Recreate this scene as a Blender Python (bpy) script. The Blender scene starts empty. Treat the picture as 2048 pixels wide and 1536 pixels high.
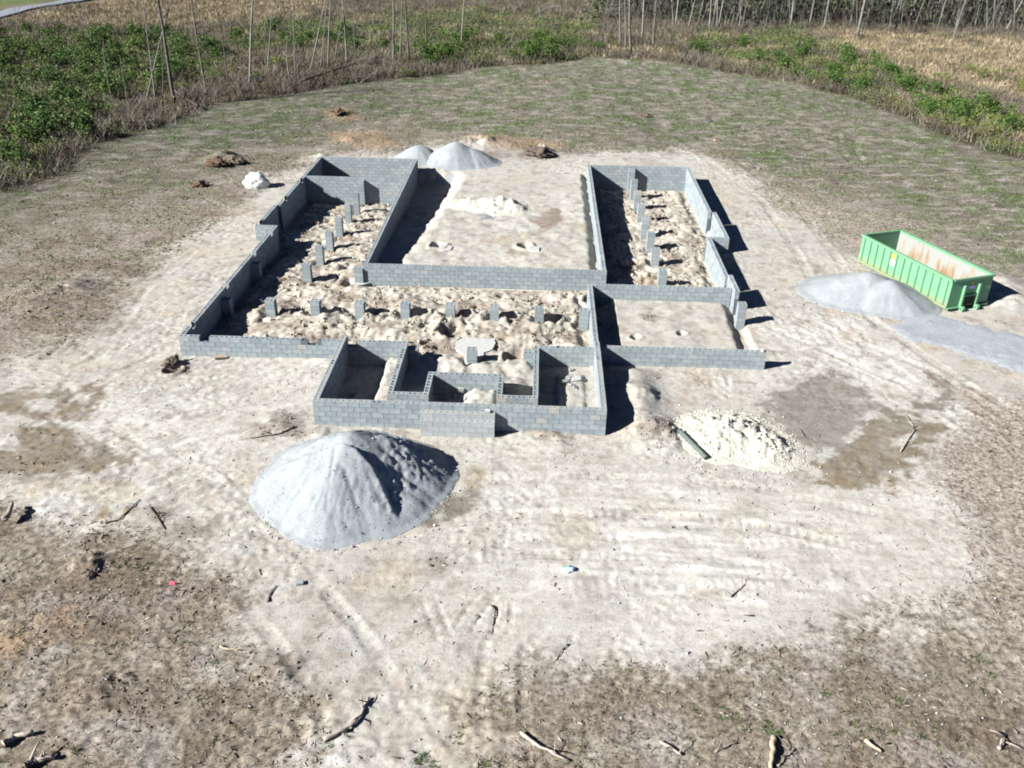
import bpy, math, random
import numpy as np
from mathutils import Vector, Matrix
R = math.radians
random.seed(7); rng = np.random.default_rng(11)
S = bpy.context.scene
COL = S.collection

# ------------------------------------------------------------------ camera, light, exposure
F_PX, CAM_H, PITCH, ROLL, YAW = 1800.0, 16.65, math.atan(1001/1800), R(1.1), R(1.5)
_f = Vector((0, math.cos(PITCH), -math.sin(PITCH))); _r = Vector((1, 0, 0)); _u = _r.cross(_f)
_r2 = _r*math.cos(ROLL) + _u*math.sin(ROLL); _u2 = -_r*math.sin(ROLL) + _u*math.cos(ROLL)
_Z = Matrix.Rotation(YAW, 3, 'Z')
FWD, RIGHT, UP = _Z @ _f, _Z @ _r2, _Z @ _u2
EYE = Vector((0, 0, CAM_H))
cam_data = bpy.data.cameras.new('camera'); cam = bpy.data.objects.new('camera', cam_data); COL.objects.link(cam)
cam_data.sensor_width = 36; cam_data.lens = F_PX/2048*36; cam_data.clip_end = 6000; cam_data.clip_start = .1
cam.matrix_world = Matrix(((RIGHT.x, UP.x, -FWD.x, 0), (RIGHT.y, UP.y, -FWD.y, 0), (RIGHT.z, UP.z, -FWD.z, CAM_H), (0, 0, 0, 1)))
S.camera = cam
S.cycles.filter_width = 1.9
S.cycles.diffuse_bounces = 2
SUN_EL, SUN_AZ = R(31), R(25)          # light travels towards (cos az, sin az)
w = bpy.data.worlds.new('World'); S.world = w; w.use_nodes = True
nt = w.node_tree; nt.nodes.clear()
sky = nt.nodes.new('ShaderNodeTexSky'); sky.sky_type = 'NISHITA'; sky.sun_disc = False
sky.sun_elevation = SUN_EL; sky.sun_rotation = math.atan2(-math.cos(SUN_AZ), -math.sin(SUN_AZ)); sky.altitude = 50; sky.air_density = .24; sky.dust_density = .1; sky.ozone_density = 5.0
bg = nt.nodes.new('ShaderNodeBackground'); bg.inputs[1].default_value = .05
wo = nt.nodes.new('ShaderNodeOutputWorld'); nt.links.new(sky.outputs[0], bg.inputs[0]); nt.links.new(bg.outputs[0], wo.inputs[0])
sd = bpy.data.lights.new('sun', 'SUN'); sd.energy = 5.0; sd.angle = R(.5); sd.color = (1, .975, .94)
so = bpy.data.objects.new('sun', sd); COL.objects.link(so)
ldir = Vector((math.cos(SUN_EL)*math.cos(SUN_AZ), math.cos(SUN_EL)*math.sin(SUN_AZ), -math.sin(SUN_EL)))
so.rotation_euler = ldir.to_track_quat('-Z', 'Y').to_euler(); so.location = (-40, -20, 60)
S.view_settings.view_transform = 'Standard'; S.view_settings.look = 'None'; S.view_settings.gamma = 1
S.view_settings.exposure = 1.72; S.view_settings.use_curve_mapping = False

# ------------------------------------------------------------------ placing helpers
def at(px, py, z=0.0):
    """the place on the level z that the photograph shows at this point"""
    d = FWD*F_PX + RIGHT*(px-1024) + UP*(768-py); t = (z-CAM_H)/d.z
    return EYE + d*t
def on_y(px, py, y):
    d = FWD*F_PX + RIGHT*(px-1024) + UP*(768-py); t = y/d.y
    return EYE + d*t
def tag(o, label=None, cat=None, group=None, kind=None):
    if label: o['label'] = label
    if cat: o['category'] = cat
    if group: o['group'] = group
    if kind: o['kind'] = kind
    return o
def mesh(name, V, Fc, mats, smooth=False):
    me = bpy.data.meshes.new(name); V = np.asarray(V, dtype=np.float32)
    if isinstance(Fc, np.ndarray):
        n, k = Fc.shape
        me.vertices.add(len(V)); me.vertices.foreach_set('co', V.ravel())
        me.loops.add(n*k); me.loops.foreach_set('vertex_index', Fc.astype(np.int32).ravel())
        me.polygons.add(n); me.polygons.foreach_set('loop_start', np.arange(0, n*k, k, dtype=np.int32))
        me.update(calc_edges=True)
    else:
        me.from_pydata([tuple(map(float, v)) for v in V], [], [tuple(int(i) for i in f) for f in Fc]); me.update()
    for m in (mats if isinstance(mats, (list, tuple)) else [mats]): me.materials.append(m)
    if smooth: me.shade_smooth()
    return me
def link(name, data, parent=None, loc=None, rot=None, scale=None):
    o = bpy.data.objects.new(name, data); COL.objects.link(o)
    if parent: o.parent = parent
    if loc is not None: o.location = loc
    if rot is not None: o.rotation_euler = rot
    if scale is not None: o.scale = scale
    return o
def empty(name, loc, rz, label, cat, group=None):
    o = link(name, None, None, loc, (0, 0, rz)); o.empty_display_size = .3
    return tag(o, label, cat, group)
class MB:
    def __init__(s): s.V = []; s.F = []
    def add(s, V, Fc):
        b = len(s.V); s.V += [tuple(v) for v in V]; s.F += [tuple(i+b for i in f) for f in Fc]
    def box(s, x0, x1, y0, y1, z0, z1, M=None):
        V = [(x, y, z) for z in (z0, z1) for y in (y0, y1) for x in (x0, x1)]
        if M is not None: V = [tuple(M @ Vector(v)) for v in V]
        s.add(V, [(0, 2, 3, 1), (4, 5, 7, 6), (0, 1, 5, 4), (2, 6, 7, 3), (0, 4, 6, 2), (1, 3, 7, 5)])
    def tube(s, pts, rad, n=7, cap=True):
        pts = [Vector(p) for p in pts]; rings = []
        for i, p in enumerate(pts):
            d = (pts[min(i+1, len(pts)-1)] - pts[max(i-1, 0)]).normalized()
            a = d.cross(Vector((0.3, 1, .2)) if abs(d.y) < .8 else Vector((1, 0, .2))).normalized(); b = d.cross(a)
            r = rad[i] if hasattr(rad, '__len__') else rad
            rings.append([p + (a*math.cos(2*math.pi*k/n) + b*math.sin(2*math.pi*k/n))*r for k in range(n)])
        V = [v for rg in rings for v in rg]; Fc = []
        for i in range(len(pts)-1):
            for k in range(n): Fc.append((i*n+k, i*n+(k+1) % n, (i+1)*n+(k+1) % n, (i+1)*n+k))
        if cap: Fc.append(tuple(range(n))[::-1]); Fc.append(tuple((len(pts)-1)*n+k for k in range(n)))
        s.add(V, Fc)
    def build(s, name, mat, parent=None, loc=None, rot=None, smooth=False):
        return link(name, mesh(name, s.V, s.F, mat, smooth), parent, loc, rot)

# ------------------------------------------------------------------ numpy noise
def _h(ix, iy, seed):
    h = (ix.astype(np.int64)*374761393 + iy.astype(np.int64)*668265263 + seed*982451653) & 0xffffffff
    h = ((h ^ (h >> 13))*1274126177) & 0xffffffff
    return (h ^ (h >> 16)) & 0xffffffff
def perlin(x, y, seed=0):
    x0 = np.floor(x); y0 = np.floor(y); fx = x-x0; fy = y-y0; x0 = x0.astype(np.int64); y0 = y0.astype(np.int64)
    u = fx*fx*fx*(fx*(fx*6-15)+10); v = fy*fy*fy*(fy*(fy*6-15)+10)
    def g(ix, iy, dx, dy):
        a = _h(ix, iy, seed)/4294967296.0*2*np.pi
        return np.cos(a)*dx + np.sin(a)*dy
    a = g(x0, y0, fx, fy); b = g(x0+1, y0, fx-1, fy); c = g(x0, y0+1, fx, fy-1); d = g(x0+1, y0+1, fx-1, fy-1)
    return ((a+(b-a)*u)*(1-v) + (c+(d-c)*u)*v)*1.5
def fbm(x, y, wl, octv=4, seed=0, gain=.5):
    s = 0; a = 1; t = 0
    for i in range(octv):
        s = s + a*perlin(x/wl+i*17.3, y/wl-i*9.1, seed+i); t += a; a *= gain; wl /= 2.03
    return s/t
def sst(e0, e1, x):
    t = np.clip((x-e0)/(e1-e0), 0, 1); return t*t*(3-2*t)
def segdist(x, y, a, b):
    ax, ay = a; bx, by = b; dx, dy = bx-ax, by-ay; L2 = dx*dx+dy*dy+1e-9
    t = np.clip(((x-ax)*dx+(y-ay)*dy)/L2, 0, 1)
    return np.hypot(x-ax-t*dx, y-ay-t*dy), t
def sdf(x, y, poly):
    """positive inside"""
    d = np.full(x.shape, 1e9); ins = np.zeros(x.shape, bool)
    for i in range(len(poly)):
        a = poly[i]; b = poly[(i+1) % len(poly)]
        d = np.minimum(d, segdist(x, y, a, b)[0])
        c = (a[1] > y) != (b[1] > y)
        with np.errstate(divide='ignore', invalid='ignore'):
            xi = (b[0]-a[0])*(y-a[1])/((b[1]-a[1]) or 1e-9)+a[0]
        ins ^= c & (x < xi)
    return np.where(ins, d, -d)
def W(*pts, z=0): return [tuple(at(px, py, z)[:2]) for px, py in pts]

# ------------------------------------------------------------------ materials
def newmat(name):
    m = bpy.data.materials.new(name); m.use_nodes = True; t = m.node_tree
    b = t.nodes['Principled BSDF']; b.inputs['Roughness'].default_value = .9
    b.inputs['Specular IOR Level'].default_value = .25
    return m, t, b
def N(t, k, **kw):
    n = t.nodes.new(k)
    for a, v in kw.items(): setattr(n, a, v)
    return n
def noise(t, scale, detail=5, rough=.6, coord='Object'):
    tc = N(t, 'ShaderNodeTexCoord'); n = N(t, 'ShaderNodeTexNoise'); n.inputs['Scale'].default_value = scale
    n.inputs['Detail'].default_value = detail; n.inputs['Roughness'].default_value = rough
    t.links.new(tc.outputs[coord], n.inputs['Vector']); return n
def ramp(t, src, stops):
    r = N(t, 'ShaderNodeValToRGB'); e = r.color_ramp.elements
    while len(e) < len(stops): e.new(.5)
    for i, (p, c) in enumerate(stops): e[i].position = p; e[i].color = (*c, 1) if len(c) == 3 else c
    t.links.new(src, r.inputs[0]); return r
def mix(t, a, b, f, mode='MIX'):
    m = N(t, 'ShaderNodeMix', data_type='RGBA', blend_type=mode)
    for s, v in ((6, a), (7, b), (0, f)):
        if hasattr(v, 'is_output') or hasattr(v, 'links'): t.links.new(v, m.inputs[s])
        elif s == 0: m.inputs[0].default_value = v
        else: m.inputs[s].default_value = (*v, 1)
    return m.outputs[2]
def bump(t, b, srcs):
    prev = None
    for src, st, dist in srcs:
        n = N(t, 'ShaderNodeBump'); n.inputs['Strength'].default_value = st; n.inputs['Distance'].default_value = dist
        t.links.new(src, n.inputs['Height'])
        if prev: t.links.new(prev, n.inputs['Normal'])
        prev = n.outputs[0]
    t.links.new(prev, b.inputs['Normal'])
def simple(name, c1, c2, scale=6, rough=.9, bst=.4, bd=.01, rnd=.12, metal=0):
    m, t, b = newmat(name)
    n = noise(t, scale); r = ramp(t, n.outputs[0], [(.3, c1), (.7, c2)])
    oi = N(t, 'ShaderNodeObjectInfo'); mr = N(t, 'ShaderNodeMapRange'); mr.inputs['To Min'].default_value = 1-rnd; mr.inputs['To Max'].default_value = 1+rnd
    t.links.new(oi.outputs['Random'], mr.inputs[0])
    hv = N(t, 'ShaderNodeHueSaturation'); t.links.new(mr.outputs[0], hv.inputs['Value']); t.links.new(r.outputs[0], hv.inputs['Color'])
    t.links.new(hv.outputs[0], b.inputs['Base Color']); b.inputs['Roughness'].default_value = rough; b.inputs['Metallic'].default_value = metal
    if bst: bump(t, b, [(noise(t, scale*6, 4).outputs[0], bst, bd)])
    return m

def mat_block():
    m, t, b = newmat('concrete_block')
    oi = N(t, 'ShaderNodeObjectInfo')
    r = ramp(t, oi.outputs['Random'], [(0, (.222, .262, .290)), (.3, (.250, .293, .320)), (.8, (.275, .320, .346)), (.97, (.305, .342, .362)), (1, (.34, .335, .32))])
    r.color_ramp.interpolation = 'LINEAR'
    n1 = noise(t, 5, 4); n2 = noise(t, 90, 3)
    c = mix(t, r.outputs[0], ramp(t, n1.outputs[0], [(.3, (.82, .82, .82)), (.7, (1.12, 1.1, 1.07))]).outputs[0], 1, 'MULTIPLY')
    c = mix(t, c, ramp(t, n2.outputs[0], [(.35, (.85, .85, .85)), (.65, (1.1, 1.1, 1.1))]).outputs[0], .7, 'MULTIPLY')
    t.links.new(c, b.inputs['Base Color']); b.inputs['Roughness'].default_value = .95
    bump(t, b, [(n2.outputs[0], .5, .004)])
    return m
M_BLOCK = mat_block()
M_PALE = simple('pale_block', (.27, .30, .315), (.34, .365, .375), 9, .95, .5, .004, .08)
M_MORTAR = simple('mortar', (.085, .10, .112), (.12, .137, .15), 12, .95, .4, .004, 0)
M_FILL = simple('mortar_fill', (.22, .21, .19), (.34, .32, .29), 18, .95, .8, .01, 0)

# ------------------------------------------------------------------ the plan of the foundation (metres)
T = .8          # top of most walls
CH = .2032      # one course
# name: (x0,y0,x1,y1,top,filled,label, notches along the wall in metres, room side)
WALLS = [
 (-7.55, 26.60, 2.57, 26.60, 1.0, True, 'front block wall of the porch, behind the two block steps', []),
 (-7.45, 26.70, -7.45, 31.72, 1.0, True, 'left side wall of the porch, running back to the long left front wall', []),
 (2.47, 26.70, 2.47, 31.80, 1.0, True, 'right side wall of the porch, bright on its left face, above a broad shadow', []),
 (-14.05, 31.60, -7.55, 31.60, T, False, 'long front wall of the left wing with two vent gaps in its top course', [(.84, 1.25), (5.14, 5.54)]),
 (-7.35, 31.60, -4.95, 31.60, T, False, 'short back wall of the dark left porch room', [(0, .35)]),
 (-5.05, 27.70, -5.05, 31.50, T, False, 'narrow wall between the left porch room and the deep dark pit', []),
 (-5.15, 27.60, -3.66, 27.60, T, False, 'short low wall closing the front of the deep dark pit', []),
 (-3.765, 27.70, -3.765, 29.05, T, False, 'short left return wall of the entry recess', []),
 (-3.87, 29.15, -1.07, 29.15, T, False, 'back wall of the entry recess, facing the steps', []),
 (-1.17, 27.70, -1.17, 29.05, T, False, 'short right return wall of the entry recess', []),
 (-1.27, 27.60, .21, 27.60, T, False, 'short wall closing the small pit right of the entry recess', []),
 (.11, 27.70, .11, 31.70, T, False, 'narrow wall between the small pit and the right porch room', []),
 (.21, 31.60, 2.37, 31.60, T, False, 'short back wall of the right porch room with the broken blocks', []),
 (2.47, 31.80, 2.47, 37.95, T, False, 'wall dividing the open hall from the right hand room, long shadow on its right', []),
 (2.57, 31.80, 9.12, 31.80, T, False, 'front wall of the right hand room with a free right end', []),
 (2.37, 38.05, 8.86, 38.05, T, False, 'front wall of the right wing, behind the right hand room', []),
 (-13.95, 31.70, -13.70, 44.60, T, False, 'long left wall of the left wing with dark vent gaps, near part', [(.75, 1.15), (4.95, 5.3), (8.95, 9.3), (11.8, 12.15)]),
 (-14.78, 44.70, -13.60, 44.70, T, False, 'short return wall at the left jog, sunlit on its front face', []),
 (-14.66, 44.80, -14.62, 48.20, T, False, 'short outer wall of the left crawl space opening', [(.2, .55)]),
 (-14.45, 48.20, -14.36, 58.20, T, False, 'far part of the long left wall, up to the back corner', [(1.1, 1.45), (4.7, 5.05)]),
 (-14.46, 58.30, -7.98, 58.30, T, False, 'back wall of the small room at the far left corner', []),
 (-14.26, 53.85, -8.20, 53.85, T, False, 'cross wall of the left wing in front of the far left room', []),
 (-8.09, 53.20, -8.09, 58.20, T, False, 'right wall of the far left room, next to the gravel heaps', []),
 (-8.09, 39.85, -8.09, 53.20, T, False, 'long wall between the left wing and the courtyard, dark on its courtyard side', []),
 (-8.20, 39.75, 3.32, 39.75, T, False, 'front wall of the courtyard, the widest wall in the middle of the plan', []),
 (3.20, 39.85, 3.20, 57.90, T, False, 'long wall between the courtyard and the right wing, bright on its left face', []),
 (3.10, 58.00, 9.50, 58.00, T, False, 'back wall of the right wing', []),
 (9.60, 49.00, 9.60, 58.10, T, False, 'far part of the right outer wall, bright on its inner face', []),
 (9.84, 44.90, 9.84, 49.00, T, False, 'short outer wall of the right crawl space opening', []),
 (8.76, 44.80, 9.94, 44.80, T, False, 'short return wall at the right jog, sunlit triangle on its front face', []),
 (8.90, 39.30, 8.90, 44.70, T, False, 'near part of the right outer wall with a stepped end', []),
 (8.98, 37.30, 8.98, 39.20, 1.0, False, 'short raised end of the right outer wall by the lone pier', []),
]
PIERS = [  # x, y, top, sx, sy, label
 (-11.57, 35.8, .6, .4, .4, 'leftmost free block pier of the front row, at the edge of the dark shadow'),
 (-9.6, 35.8, .6, .4, .4, 'second block pier from the left in the front row'),
 (-7.65, 35.8, .6, .4, .4, 'third block pier from the left in the front row'),
 (-5.66, 35.85, .6, .4, .4, 'fourth block pier from the left in the front row, shortest looking'),
 (-3.69, 35.85, .6, .4, .4, 'fifth block pier from the left in the front row'),
 (-1.76, 35.8, .6, .4, .4, 'sixth block pier from the left in the front row'),
 (.19, 35.75, .6, .4, .4, 'seventh block pier of the front row, beside a greenish patch of soil'),
 (2.13, 35.7, .6, .4, .4, 'last block pier of the front row, tight against the bright dividing wall'),
 (-2.43, 31.6, .6, .4, .4, 'lone block pier standing on the white concrete footing behind the recess'),
 (-10.98, 40.0, .6, .4, .4, 'nearest and widest block pier of the left wing row'),
 (-10.93, 42.5, .6, .36, .4, 'second block pier of the left wing row, counted from the near end'),
 (-10.88, 44.6, .6, .36, .4, 'third block pier of the left wing row, counted from the near end'),
 (-10.85, 46.9, .6, .36, .4, 'fourth block pier of the left wing row, counted from the near end'),
 (-10.82, 49.3, .6, .34, .4, 'fifth block pier of the left wing row, next to the farthest'),
 (-10.76, 51.4, .6, .34, .4, 'farthest free block pier of the left wing row, before the cross wall'),
 (5.95, 55.6, .6, .4, .4, 'farthest free block pier of the right wing row'),
 (5.97, 53.2, .6, .4, .4, 'second block pier of the right wing row from the back'),
 (5.96, 50.7, .6, .4, .4, 'third block pier of the right wing row from the back'),
 (5.99, 48.4, .6, .4, .4, 'fourth block pier of the right wing row, in the middle'),
 (6.04, 45.9, .6, .4, .4, 'fifth block pier of the right wing row from the back'),
 (6.04, 43.5, .6, .4, .4, 'sixth block pier of the right wing row from the back'),
 (6.07, 40.6, .6, .4, .4, 'nearest block pier of the right wing row, half hidden by its front wall'),
 (-10.85, 53.54, .7, .4, .4, 'block pilaster against the cross wall of the left wing, casting a pointed shadow'),
 (5.96, 57.69, .7, .4, .4, 'block pilaster against the back wall of the right wing'),
 (-13.57, 35.9, .5, .4, .4, 'nearer block pilaster on the shaded long left wall'),
 (-13.49, 40.2, .5, .4, .4, 'farther block pilaster on the shaded long left wall'),
 (-4.74, 31.55, .6, .4, .4, 'block pilaster in shade at the back of the deep dark pit'),
 (-.2, 31.55, .6, .4, .4, 'pale block pilaster behind the small pit right of the recess'),
 (-8.41, 39.74, .6, .4, .4, 'low block pilaster at the front left corner of the courtyard'),
 (8.93, 35.95, 1.0, .36, .4, 'lone tall block pier right of the right hand room'),
]

# ------------------------------------------------------------------ terrain
LV = np.array([(-11.6,35.6,-.03),(-9.6,35.6,.02),(-7.6,35.6,0),(-5.6,35.7,.08),(-3.7,35.7,.08),(-1.7,35.6,.06),(.2,35.6,.05),(2.1,35.5,-.1),(-2.4,31.5,.05),
 (-11,39.8,-.18),(-11,42.3,-.28),(-10.9,44.4,-.3),(-10.9,46.7,-.34),(-10.9,49.1,-.45),(-10.8,51.2,-.6),(-10,53.5,-.66),(-13,55,-.8),(-10,56,-.9),
 (6,57.5,-.64),(6,55.5,-.58),(6,53,-.46),(6,50.5,-.38),(6,48.2,-.48),(6,45.7,-.32),(6,43.3,-.25),(6,40,-.15),(8.4,57,-.55),(8.6,48,-.35),(4,50,-.55),(4,43,-.35),
 (-8.2,39,-.07),(3.2,39,0),(-13,34,-.2),(-13,38,-.3),(-13.2,44,-.45),(-13.5,50,-.65)])
A_RECT = [(-13.8, 2.4, 31.7, 39.65), (-14.3, -8.2, 39.65, 58.2), (3.3, 9.5, 38.15, 57.9)]
def rect_in(x, y, r, e=.15):
    d = np.minimum(np.minimum(x-r[0], r[1]-x), np.minimum(y-r[2], r[3]-y)); return sst(-e, e, d)
TRACKS = [  # pixel polyline, rut half spacing, rut width, depth
 ([(20,800),(110,835),(220,900),(330,960),(480,1040),(640,1130)], .0, .28, .02),
 ([(120,760),(230,860),(360,935),(500,1000)], .0, .22, .02),
 ([(300,690),(190,740),(100,790),(0,860)], .9, .25, .035),
 ([(980,990),(1250,985),(1500,1005),(1750,1060)], .95, .3, .03),
 ([(900,1075),(1150,1065),(1400,1075),(1600,1100)], .95, .3, .03),
 ([(700,1110),(1000,1130),(1300,1120),(1650,1130)], .95, .3, .025),
 ([(855,1190),(872,1235),(890,1275)], .18, .1, .05), ([(975,1190),(945,1225),(925,1260)], .22, .09, .05),
 ([(1010,1205),(1000,1270)], .2, .08, .05), ([(1150,1270),(1110,1320)], .0, .1, .08),
 ([(560,1180),(650,1290),(720,1400),(760,1536)], .95, .28, .045),
 ([(1020,1536),(1000,1400),(1010,1290),(1060,1240)], .5, .2, .04),
 ([(1420,300),(1560,400),(1640,520),(1700,640),(1900,780),(2048,860)], .95, .35, .035),
 ([(1560,640),(1700,700),(1850,760),(2048,900)], .95, .3, .04),
 ([(1690,262),(1700,300),(1716,318)], .5, .3, .10),
 ([(350,500),(250,580),(170,690),(60,780)], .95, .3, .03),
 ([(1400,900),(1300,960),(1200,1010),(1000,1040)], .95, .3, .03),
 ([(330,860),(480,985)], .3, .35, .02),
]
TRACKS = [(W(*p), s, wd, dp) for p, s, wd, dp in TRACKS]
MOUNDS = [ # pixel, radius m, height, lumpiness
 ((445,318),1.6,.55),((690,228),1.2,.35),((700,280),1.0,.2),((960,285),3.0,.45),((1085,305),1.1,.5),((560,850),1.0,.12),((1320,870),1.6,.25),
 ((1300,800),1.0,.15),((345,735),.5,.1),((200,365),1.5,.15),((1990,570),2.2,.4),((2010,600),1.6,.3),((640,315),1.2,.25),((1100,870),1.6,.12),((640,870),.8,.15),
 ((80,600),2.4,.25),((150,580),1.6,.3),((560,1340),.7,.12),((190,1385),.8,.15),((1720,800),.5,.05),((175,1130),.7,.25),((1250,800),1.2,.22)]
MOUNDS = [(W(p)[0], r, h) for p, r, h in MOUNDS]
PITS = [((x, y), .50, .20) for x, y, *_ in PIERS[:9]] + [((x, y), .42, .10) for x, y, *_ in PIERS[9:22]] + \
       [((x+.55, y+.1), .40, .30) for x, y, *_ in PIERS[1:7]] + \
       [(W(p)[0], r, d) for p, r, d in [((345,742),.3,.3),((875,492),.38,.30),((1050,493),.36,.34),((1362,672),.22,.14),((1270,680),.22,.16),((905,660),.6,.35),((1195,597),.5,.4),((1180,640),.45,.4),((1035,715),.5,.45),((700,560),.5,.3),((690,530),.4,.25),((1300,390),.4,.2),((1265,515),.5,.3),((1275,540),.4,.3)]]
IN_POLY = [(-13.95,31.6),(-13.70,44.7),(-14.66,44.7),(-14.62,48.2),(-14.45,48.2),(-14.36,58.3),(-8.09,58.3),(-8.09,39.75),(3.2,39.75),(3.2,58),(9.6,58),(9.6,49),(9.84,49),(9.84,44.8),(8.9,44.8),(8.9,38.05),(2.47,38.05),(2.47,31.6)]
FOOT = W((950,700))[0]
def terrain(x, y):
    ins = sst(-.085, .085, sdf(x, y, IN_POLY))
    # broad shape
    far = sst(60, 120, y)
    z = fbm(x, y, 14, 3, 5)*(.10+.5*far) + fbm(x, y, 2.6, 4, 9)*.05 - .16*sst(42, 56, y)*sst(6, 10, x)*(1-far)
    # control levels inside
    wsum = np.zeros_like(x); zs = np.zeros_like(x); sub = ins > .001
    xs, ys = x[sub], y[sub]; ws = np.zeros_like(xs); zz = np.zeros_like(xs)
    for px, py, pz in LV:
        wgt = 1/((xs-px)**2+(ys-py)**2+.3)**1.5; ws += wgt; zz += wgt*pz
    q = fbm(xs, ys, 1.7, 4, 21, .5); lump = q*.20 + (.5-np.abs(fbm(xs+q*.6, ys-q*.5, .8, 4, 31)))*.11 - .05 + np.minimum(0, fbm(xs, ys, .62, 3, 33)+.16)*.55 + fbm(xs, ys, .26, 2, 34)*.065
    e = np.full_like(xs, 9.)
    for wl in WALLS:
        e = np.minimum(e, segdist(xs, ys, wl[:2], wl[2:4])[0])
    inside = zz/ws + lump*sst(.1, .5, e) - .22*(1-sst(.2, .75, e + .2*fbm(xs, ys, .8, 2, 3)))
    lvl = np.zeros_like(x); lvl[sub] = inside
    z = z*(1-ins) + lvl*ins
    # porch rooms
    pm = rect_in(x, y, (-7.45, 2.47, 26.6, 31.6), .085)
    p = -.30 + fbm(x, y, 1.0, 4, 41)*.2
    wob = .12*fbm(x, y, .7, 3, 43)
    p = np.maximum(p, (.16+fbm(x, y, .6, 3, 44)*.12)*sst(-5.95, -5.65, x+wob)*(1-sst(-5.15, -5.0, x)) - .3*(1-sst(-5.95, -5.65, x+wob)))
    r2 = np.maximum(np.abs((x-1.42)/.62), np.abs((y-28.95)/2.15)) + wob*.6
    p = np.maximum(p, np.where(r2 < 1.3, .34*(1-sst(.75, 1.12, r2)) - .25, -.9) + fbm(x, y, .4, 3, 45)*.06)
    r3 = sst(29.0, 29.5, y)*sst(-3.6, -3.3, x)*(1-sst(-.5, -.2, x+wob*2-(y-29)*.12))
    p = p*(1-r3) + (.10+fbm(x, y, .7, 4, 47)*.22)*r3
    rec = rect_in(x, y, (-3.6, -1.3, 26.8, 29.0), .1)
    p = p*(1-rec) + rec*(-.1 + .42*sst(-2.9, -2.0, x+wob*2) + fbm(x, y, .35, 3, 48)*.16)
    z = z*(1-pm) + p*pm
    # courtyard: level but with a deep trench along its left wall and small ones elsewhere
    cm = rect_in(x, y, (-8.09, 3.2, 39.75, 58.7), .085)
    wobc = .45*fbm(x, y, 1.4, 4, 51)
    tr = (1-sst(-6.5, -5.4, x+wobc-.6*sst(48, 58, y)+.9*(1-sst(40, 50, y)))) * (.18 + .60*sst(41, 57, y))*(1-sst(57.6, 58.6, y+wobc*.5))
    c = .02 + fbm(x, y, 1.1, 5, 52)*.09*(1-sst(50, 56, y)*.6) - tr - .3*(1-sst(.0, .5, 3.1-x+wobc*.4))
    z = z*(1-cm) + c*cm
    # right room E
    em = rect_in(x, y, (2.47, 9.1, 31.8, 38.05), .085)
    ee = .12 + fbm(x, y, 1.3, 4, 61)*.07 - .40*(1-sst(3.25, 3.6, x+wob)) - .30*sst(8.35, 8.75, x+wobc*.35-.03*(y-35))
    z = z*(1-em) + ee*em
    # backfill right of the porch
    z += .26*np.exp(-((x-3.9)/.7)**2)*sst(26.2, 27.2, y)*(1-sst(30.8, 31.6, y))
    for (c0, c1), r, h in MOUNDS:
        d = np.hypot(x-c0, (y-c1)); s = d < r*1.6
        z[s] += h*np.exp(-(d[s]/r*1.6)**2)*(1+.9*fbm(x[s], y[s], r*.45, 3, 71))
    for (c0, c1), r, h in PITS:
        d = np.hypot(x-c0, y-c1)*(1); s = d < r*1.8
        dd = d[s]/r + .5*fbm(x[s], y[s], .5, 2, 73)
        z[s] += -h*(1-sst(.55, 1.05, dd)) + h*.35*np.exp(-((dd-1.3)/.25)**2)
    fx, fy = FOOT; d = np.hypot(x-fx, (y-fy)*.9)+.2*fbm(x, y, .6, 2, 75); z = np.where(d < 1.6, np.minimum(z, .04+.5*sst(.95, 1.6, d)), z)
    # ruts with lug marks
    for pl, sp, wd, dp in TRACKS:
        cum = 0
        for a, b in zip(pl[:-1], pl[1:]):
            L = math.hypot(b[0]-a[0], b[1]-a[1]); nx, ny = -(b[1]-a[1])/L, (b[0]-a[0])/L
            for sgn in ((-1, 1) if sp > 0 else (0,)):
                d, t = segdist(x, y, (a[0]+nx*sp*sgn, a[1]+ny*sp*sgn), (b[0]+nx*sp*sgn, b[1]+ny*sp*sgn))
                s = d < wd*1.6
                if not s.any(): continue
                u = d[s]/wd; ar = (cum+t[s]*L)
                amp = np.clip(.75 + .9*fbm(x[s], y[s], 1.8, 2, 81), 0, 1.3)
                z[s] += amp*(-dp*.6*(1-sst(.35, .8, u)) + dp*.28*np.exp(-((u-.95)/.22)**2) + dp*.30*np.sin(ar*2*np.pi/.28+u*2)*(u < .7))
            cum += L
    # loose churned surface
    outc = 1-np.maximum.reduce([ins, cm, pm, em])
    rough = sst(-.25, .35, fbm(x, y, 5, 3, 91)+.25*(1-sst(14, 22, y))+.15*sst(-6, -12, x))
    cl = np.abs(fbm(x, y, .38, 3, 93, .65))
    pale = np.clip(np.exp(-((x-6.5)/5.5)**2-((y-20)/4.2)**2)+.8*np.exp(-((x+9)/2.5)**2-((y-27)/5)**2), 0, 1)
    z += (.008 + .055*rough*outc*(1-far)*(1-.6*pale))*(cl*1.6-.35) + outc*.10*rough*(1-.8*pale)*np.minimum(0, fbm(x, y, .42, 3, 95)+.13)*(1-far)
    z += outc*(1-far)*.012*fbm(x*.22, y, .22, 2, 97)*np.exp(-((x-4)/6)**2-((y-21)/3.)**2)*2
    return z

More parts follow.
